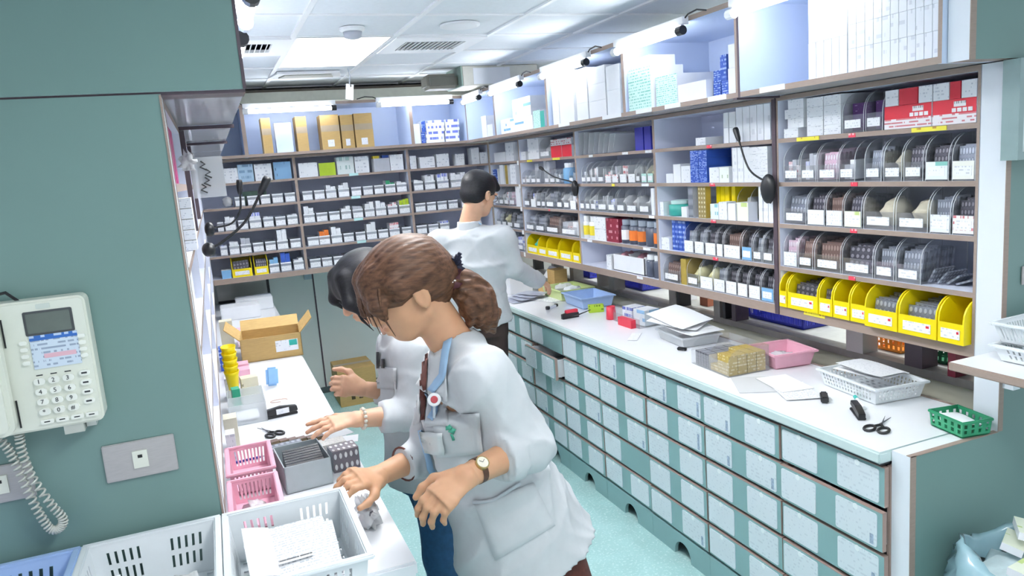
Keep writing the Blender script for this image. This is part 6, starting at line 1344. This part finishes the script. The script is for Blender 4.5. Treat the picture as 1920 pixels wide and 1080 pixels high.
    def disc(r, h, m): 
        b = MB(); b.lathe([(r, 0), (r, h), (r*.8, h+.002)], m, n=20); b.v = [tuple(q @ Vector(v)+bp) for v in b.v]; return b
    disc(.0165, .006, rim).build('badge_reel', P); b = disc(.009, .0088, mat('badge_red', '#b9474f', .5)); b.build('badge_centre', P)
    MB().tube([bp, bp+Vector((-.005, -.002, -.045))], .0035, mat('badge_strap', '#b9c4cf', .4), 6).build('badge_strap', P)
    # cuff edge of the far sleeve
    a = cr; ax = nrm(wR-eR); MB().tube([a+.048*(nrm(np.cross(ax, up))*math.cos(k*PI/10)+nrm(np.cross(ax, nrm(np.cross(ax, up))))*math.sin(k*PI/10)) for k in range(21)], .003, mat('russet_dress', ''), 6).build('sleeve_lining', P)
    # wrist watch on the near arm
    ax = nrm(eL-wL); c = wL+ax*.035; u = nrm(np.cross(ax, (0, 0, 1))); v = np.cross(ax, u); w_ = MB(); strap = mat('brown_strap', '#4d3022', .5)
    ring = [(math.cos(2*PI*k/20), math.sin(2*PI*k/20)) for k in range(20)]; V = []; F = []
    for s in (-.008, .008):
        for cc, ss in ring: V.append(c+ax*s+(u*cc+v*ss)*.0305)
    w_.mesh(V, [(k, (k+1) % 20, 20+(k+1) % 20, 20+k) for k in range(20)], strap); wo = w_.build('watch_strap', P, smooth=True)
    d = nrm(np.array(CAM)-c); d = nrm(d-ax*(d@ax)+np.array([0, 0, .45])); d = nrm(d-ax*(d@ax)); q = Vector(d).to_track_quat('Z', 'Y')
    for r, h, m, nme in ((.0165, .007, mat('watch_gold', '#c8ae76', .25, metal=.8), 'watch_case'), (.0135, .0078, mat('watch_face', '#efe9d8', .3), 'watch_face')):
        b = MB(); b.lathe([(r, -.002), (r, h)], m, n=24); b.v = [tuple(q @ Vector(x)+Vector(c+d*.0275)) for x in b.v]; b.build(nme, P)
    for a_ in (.6, 2.4): 
        b = MB(); b.box(0, .009, -.0005, .0005, .008, .0085, black); b.v = [tuple(q @ (Matrix.Rotation(a_, 3, 'Z') @ Vector(x))+Vector(c+d*.0275)) for x in b.v]; b.build('watch_hand', P)
    # hair: cap pulled back to a tie, fringe, tail
    H = SDF(.016); H.el(T(-.006, 0, .042), np.array([.112, .089, .097])*1.02, R); H.el(T(-.055, 0, .015), np.array([.075, .080, .075]), R)
    tie = Y(846, 512, y0); H.rc(T(-.06, 0, .03), tie, .070, .022, .03); H.rc(T(-.05, 0, -.04), tie, .045, .018, .03)
    for b in (-1, 1): H.rc(T(.065, b*.03, .085), T(.098, b*.055, .02), .026, .018); H.rc(T(.098, b*.055, .02), T(.092, b*.066, -.035), .017, .008); H.rc(T(.04, b*.07, .05), T(.03, b*.084, .0), .025, .012)
    H.rc(T(.085, -.02, .075), T(.118, -.03, .0), .026, .012); H.rc(T(.085, .02, .07), T(.115, .03, .01), .026, .010)
    H.el(T(.075, 0, -.06), np.array([.075, .10, .062]), R, .012, True); H.el(T(.02, .10, -.04), np.array([.05, .05, .055]), R, .012, True); H.el(T(.02, -.10, -.04), np.array([.05, .05, .055]), R, .012, True)
    def hd(P_):
        L = (P_-hc)@R; a = np.arctan2(L[:, 2]-.02, np.abs(L[:, 1])+.02); return .0011*np.sin(a*42+2*np.sin(L[:, 0]*22))+.0009*np.sin(L[:, 1]*120+L[:, 2]*70+1.5*np.sin(L[:, 0]*20))
    H.disp = hd; joined([H.mesh(.0048)], 'hair', brownh, P)
    Tl = SDF(.02); pts = [tie, Y(872, 535, y0-.01), Y(892, 562, y0-.015), Y(910, 592, y0-.01), Y(922, 622, y0)]; rr = [.022, .040, .046, .036, .008]
    for i in range(4): Tl.rc(pts[i], pts[i+1], rr[i], rr[i+1])
    Tl.rc(Y(885, 560, y0-.03), Y(880, 605, y0-.02), .025, .012); Tl.rc(Y(905, 575, y0), Y(928, 600, y0+.02), .022, .006)
    td = nrm(pts[3]-pts[1]); Tl.disp = lambda P_: .003*np.sin((P_@nrm(np.cross(td, [0, 1, 0])))*230+6*np.sin((P_@td)*28))+.0018*np.sin(P_[:, 1]*260+5*np.sin((P_@td)*35))
    joined([Tl.mesh(.0045)], 'ponytail', brownh, P)
    sc_ = mat('navy_scrunchie', '#1b1c33', .7, var=.2); t2 = mat('maroon_scrunchie', '#43141f', .6, var=.2)
    for k, (c_, r_, m) in enumerate(((Y(845, 503, y0-.01), .026, sc_), (Y(848, 524, y0-.015), .027, t2))):
        o = lump(r_, r_, r_, m, 31+k, .5, 22, 14).build('scrunchie', P, tuple(c_-np.array([0, 0, r_])), smooth=True)
    for k in range(9):
        a = -.7+k*.35; p0 = Y(848, 498, y0-.02); MB().tube([p0, p0+np.array([.010*math.cos(a*1.7), -.012, .016+.006*math.sin(3*a)])+np.array([.026*math.sin(a), -.004, .012*math.cos(a)])], [.0045, .0035], sc_, 6).build('scrunchie_loop', P)
    for k in range(3): MB().lathe([(.003, 0), (.0035, .002), (0, .004)], mat('pearl', '#efe6e2', .2), tuple(Y(843+k*5, 527+3*(k % 2), y0-.05)), 8).build('pearl', P)
    # loose strands of the fringe and at the ear
    for k, (b, a0, z0, a1, z1) in enumerate(((.070, .075, .06, .098, -.035), (.060, .09, .055, .112, -.03), (.045, .098, .06, .120, -.045), (.025, .10, .06, .124, -.02), (-.01, .10, .06, .125, -.03), (.066, .085, .02, .095, -.06))):
        p0, p1 = T(a0, b, z0), T(a1, b*1.02, z1); MB().tube([p0, (p0+p1)/2+np.array([-.010, -.006, .002]), p1], [.0035, .0026, .0006], brownh, 6).build('hair_strand', P)
    return P
woman_front()

# ------------------------------------------------------------------ second woman, behind the first
def woman_behind():
    y0 = .95; up = (0, 0, 1)
    hc = Y(690, 540, y0); f = nrm([-1, -.18, -.55]); neck = Y(742, 610, y0)
    HS, T, R = head_sdf(hc, f, up, neck, .98); head = HS.mesh(.0046)
    sh = Y(762, 640, y0); hip = Y(800, 850, y0); sL = Y(775, 665, y0-.16); eL = Y(775, 775, y0-.20); wL = Y(668, 786, y0-.22); sR = Y(742, 650, y0+.16); eR = Y(750, 740, y0+.18); wR = Y(678, 728, y0+.16)
    B = SDF(.03); B.ec(sh, hip, (.15, .09), (.15, .10), (0, 1, 0)); B.rc(neck, sh, .052, .06)
    for s, e, w in ((sL, eL, wL), (sR, eR, wR)): B.rc(sh, s, .055, .05); B.rc(s, e, .046, .04); B.rc(e, w+(e-w)*.1, .040, .028)
    ft = [np.array([hip[0]+.0, y0-.09, 0]), np.array([hip[0]+.05, y0+.09, 0])]
    for q in ft: B.rc(np.array([hip[0], q[1], hip[2]-.05]), np.array([q[0], q[1], .45]), .075, .05); B.rc(np.array([q[0], q[1], .45]), q+np.array([0, 0, .09]), .05, .035); B.rc(q+np.array([0, 0, .05]), q+np.array([-.13, 0, .03]), .036, .028)
    body = B.mesh(.010)
    dL = nrm(Y(590, 800, y0-.24)-wL); hL = hand_sdf(wL, dL, nrm([0, .25, -1]), (0, 1, .2), (.12, .2, .25, .3), .16, .95, wL+(eL-wL)*.55, .1, .025).mesh(.0036)
    dR = nrm(Y(630, 722, y0+.14)-wR); hR = hand_sdf(wR, dR, nrm([-.2, .9, -.3]), (0, 0, 1), (.9, .95, 1, 1), .03, .95, wR+(eR-wR)*.55, 1, .025).mesh(.0036)
    P, _ = joined([head, body, hL, hR], 'person', skinM); tag(P, 'person in white coat and blue jeans behind the one with the ponytail', 'person')
    J = SDF(.03)
    J.ec(hip+np.array([0, 0, .06]), hip+np.array([0, 0, -.10]), (.165, .12), (.17, .125), (0, 1, 0))
    for q in ft: J.rc(np.array([hip[0], q[1], hip[2]-.08]), np.array([q[0], q[1], .45]), .088, .066); J.rc(np.array([q[0], q[1], .45]), q+np.array([0, 0, .09]), .066, .055)
    J.disp = folds([((.3, .2, 1), 60), ((1, .3, .4), 40)], .003); joined([J.mesh(.008)], 'jeans', mat('blue_denim', '#2b5680', .85, var=.12, scale=60), P)
    for q in ft:
        S2 = SDF(.01); S2.rc(q+np.array([.02, 0, .04]), q+np.array([-.15, 0, .035]), .045, .04); S2.plane(q+np.array([0, 0, .001]), (0, 0, -1)) if False else None; joined([S2.mesh(.008)], 'shoe', mat('white_shoe', '#dfe2e4', .5), P)
    C = SDF(.035); wa = sh+(hip-sh)*.55; he = hip+np.array([.0, 0, -.07])
    C.ec(sh, wa, (.165, .10), (.17, .13), (0, 1, 0)); C.ec(wa, he, (.17, .13), (.19, .155), (0, 1, 0)); C.rc(Y(758, 625, y0), sL, .06, .064, .04); C.rc(Y(758, 625, y0), sR, .06, .064, .04); C.ec(neck, sh, (.066, .058), (.12, .08), (0, 1, 0), .03)
    for s, e, w in ((sL, eL, wL), (sR, eR, wR)): C.rc(s, e, .068, .06, .03); c_ = w+(e-w)*.42; C.ec(e+(c_-e)*.1, c_, (.055, .055), (.050, .050), (0, 1, 0), .02)
    C.disp = folds([((1, .3, .8), 55), ((.8, -.4, -1), 42), ((.2, 1, .5), 38)], .008); coat, bv = joined([C.mesh(.008)], 'coat', coatm, P)
    ribbon(bv, [(712, 610), (703, 650), (700, 700), (690, 770), (694, 860)], [16, 16, 12, 12, 12], trimb, 'lapel_trim', P, .006, .003, 24)
    decal(bv, [(700, 685), (745, 690), (745, 730), (700, 728)], coatm, 'chest_pocket', P, .006, 6, 6, .005)
    decal(bv, [(704, 660), (714, 660), (713, 690), (705, 690)], black, 'pen_clip', P, .010, 2, 4, .006); decal(bv, [(718, 672), (724, 672), (724, 690), (718, 690)], black, 'pen_clip', P, .010, 2, 3, .006)
    decal(bv, [(702, 698), (712, 700), (711, 722), (703, 720)], mat('dark_clip', '#32414d', .4), 'badge_clip', P, .010, 2, 3, .005)
    bp = cast(bv, (704, 648), .012)
    if bp: MB().lathe([(.015, 0), (.015, .006), (.0, .008)], mat('badge_rim', ''), tuple(bp-Vector((0, .004, 0))), 16, 'y').build('badge_reel', P)
    # bracelet and ring
    ax = nrm(eL-wL); u = nrm(np.cross(ax, (0, 0, 1))); v = np.cross(ax, u); bm_ = mat('pearl_bracelet', '#efe9dc', .3)
    for k in range(14): a = 2*PI*k/14; c = wL+ax*.022+(u*math.cos(a)+v*math.sin(a))*.031; MB().lathe([(.0, -.006), (.0055, -.003), (.0055, .003), (0, .006)], bm_, tuple(c), 8, cap=False).build('bracelet_bead', P, smooth=True)
    H = SDF(.018); H.el(T(-.006, 0, .042), np.array([.112, .09, .097]), R); H.el(T(-.05, 0, -.01), np.array([.075, .085, .09]), R)
    for b in (-1, 1): H.rc(T(.06, b*.04, .09), T(.10, b*.07, .02), .028, .02); H.rc(T(.10, b*.07, .02), T(.085, b*.082, -.06), .018, .006)
    H.el(T(.085, 0, -.045), np.array([.075, .075, .07]), R, .012, True)
    joined([H.mesh(.006)], 'hair', darkh, P)
    MB().tube([T(.09, .075, .02), T(.098, .08, -.05), T(.085, .07, -.11)], [.007, .005, .001], darkh, 6).build('hair_strand', P)
    glasses(T, 'glasses', P)
    return P
# ------------------------------------------------------------------ man at the right counter, seen from behind
def man():
    y0 = 2.58; up = (0, 0, 1); hc = Y(897, 366, y0); f = nrm([.86, .42, -.38]); neck = Y(880, 418, y0)
    HS, T, R = head_sdf(hc, f, up, neck, 1.06, 1.1); head = HS.mesh(.0055)
    ln = nrm([.92, -.38, 0]); bk = nrm([-.38, -.92, 0])      # across the shoulders (to his right), and his back
    sh = Y(882, 440, y0); hip = np.array([sh[0]+.0, sh[1]+.02, .93]); sR = sh+ln*.185+np.array([0, 0, -.035]); sL = sh-ln*.185+np.array([0, 0, -.035])
    wR = np.array(G(1006, 526, 1.06)); eR = Y(962, 500, y0-.06); eL = sL+np.array([-.02, .05, -.27]); wL = eL+np.array([.22, .16, -.06])
    B = SDF(.03); B.ec(sh-np.array([0, 0, .04]), hip, (.13, .07), (.14, .09), ln); B.rc(neck, sh, .058, .07)
    for s, e, w in ((sR, eR, wR), (sL, eL, wL)): B.rc(sh-np.array([0, 0, .03]), s-np.array([0, 0, .01]), .04, .04); B.rc(s, e, .046, .043); B.rc(e, w+(e-w)*.1, .042, .03)
    ft = [hip-ln*.09, hip+ln*.09]
    for q in ft: q[2] = 0; B.rc(np.array([q[0], q[1], .88]), np.array([q[0], q[1], .47]), .08, .055); B.rc(np.array([q[0], q[1], .47]), q+np.array([0, 0, .1]), .054, .04); B.rc(q+np.array([0, 0, .06]), q-bk*.14+np.array([0, 0, .035]), .04, .03)
    body = B.mesh(.011); hR = hand_sdf(wR, nrm([.75, .25, -.35]), nrm([-.1, .2, -1]), (-.4, .9, 0), (.4, .45, .5, .55), .1, 1.05, wR+(eR-wR)*.4, .6, .028).mesh(.0042)
    hL = hand_sdf(wL, nrm([.8, .4, -.4]), nrm([-.1, .2, -1]), (.3, -.9, 0), (.4, .45, .5, .55), .1, 1.05, wL+(eL-wL)*.4, .6, .028).mesh(.0042)
    P, _ = joined([head, body, hR, hL], 'person', skinM); tag(P, 'person with short black hair and glasses standing at the right counter', 'person')
    J = SDF(.03); J.ec(hip+np.array([0, 0, .04]), hip-np.array([0, 0, .12]), (.17, .12), (.17, .125), ln)
    for q in ft: J.rc(np.array([q[0], q[1], .86]), np.array([q[0], q[1], .47]), .092, .072); J.rc(np.array([q[0], q[1], .47]), q+np.array([0, 0, .09]), .07, .06)
    joined([J.mesh(.01)], 'trousers', mat('dark_trousers', '#3a2b28', .85, var=.1), P)
    for q in ft: S2 = SDF(.01); S2.rc(q-bk*-.02+np.array([0, 0, .045]), q-bk*.16+np.array([0, 0, .04]), .045, .042); joined([S2.mesh(.009)], 'shoe', black, P)
    C = SDF(.04); ch = sh+(hip-sh)*.35; wa = sh+(hip-sh)*.7; he = np.array([hip[0]+.02, hip[1], .875])
    C.ec(sh+np.array([0, 0, -.01]), ch, (.175, .105), (.205, .135), ln); C.ec(ch, wa, (.205, .135), (.185, .14), ln); C.ec(wa, he, (.185, .14), (.205, .155), ln, .03)
    C.rc(sh+np.array([0, 0, -.01]), sR, .065, .075, .04); C.rc(sh+np.array([0, 0, -.01]), sL, .065, .075, .04); C.ec(neck+np.array([0, 0, -.03]), sh, (.075, .072), (.14, .095), ln, .03)
    for s, e, w in ((sR, eR, wR), (sL, eL, wL)): C.rc(s, e, .078, .068, .03); c_ = w+(e-w)*-.03; C.ec(e+(c_-e)*.08, c_, (.064, .064), (.056, .056), (0, 0, 1), .02)
    C.disp = folds([((1, .2, .9), 48), ((.7, -.3, -1), 36), ((.2, .6, .5), 44)], .010); coat, bv = joined([C.mesh(.0095)], 'coat', coatm, P)
    K = SDF(.01); K.ec(neck+np.array([0, 0, -.045]), neck+np.array([0, 0, .012]), (.078, .075), (.070, .068), ln); K.ec(neck+np.array([0, 0, -.0]), neck+np.array([0, 0, .05]), (.060, .058), (.064, .062), ln, .004, True); joined([K.mesh(.006)], 'collar', coatm, P)
    ribbon(bv, [(858, 418), (885, 412), (902, 424)], [4, 4, 4], trimb, 'collar_trim', P, .022, .002, 10)
    H = SDF(.014); H.el(T(-.012, 0, .048), np.array([.110, .088, .094])*1.03, R); H.el(T(-.045, 0, -.005), np.array([.070, .080, .075]), R); H.rc(T(.05, .03, .10), T(.10, .03, .07), .03, .022); H.rc(T(.05, -.03, .10), T(.10, -.03, .07), .03, .022)
    H.el(T(.11, 0, -.03), np.array([.085, .12, .075]), R, .012, True); H.el(T(.035, .11, -.05), np.array([.05, .05, .06]), R, .01, True); H.el(T(.035, -.11, -.05), np.array([.05, .05, .06]), R, .01, True); H.el(T(-.05, 0, -.11), np.array([.09, .10, .05]), R, .01, True)
    joined([H.mesh(.006)], 'hair', darkh, P); glasses(T, 'glasses', P)
    return P
woman_behind(); man()
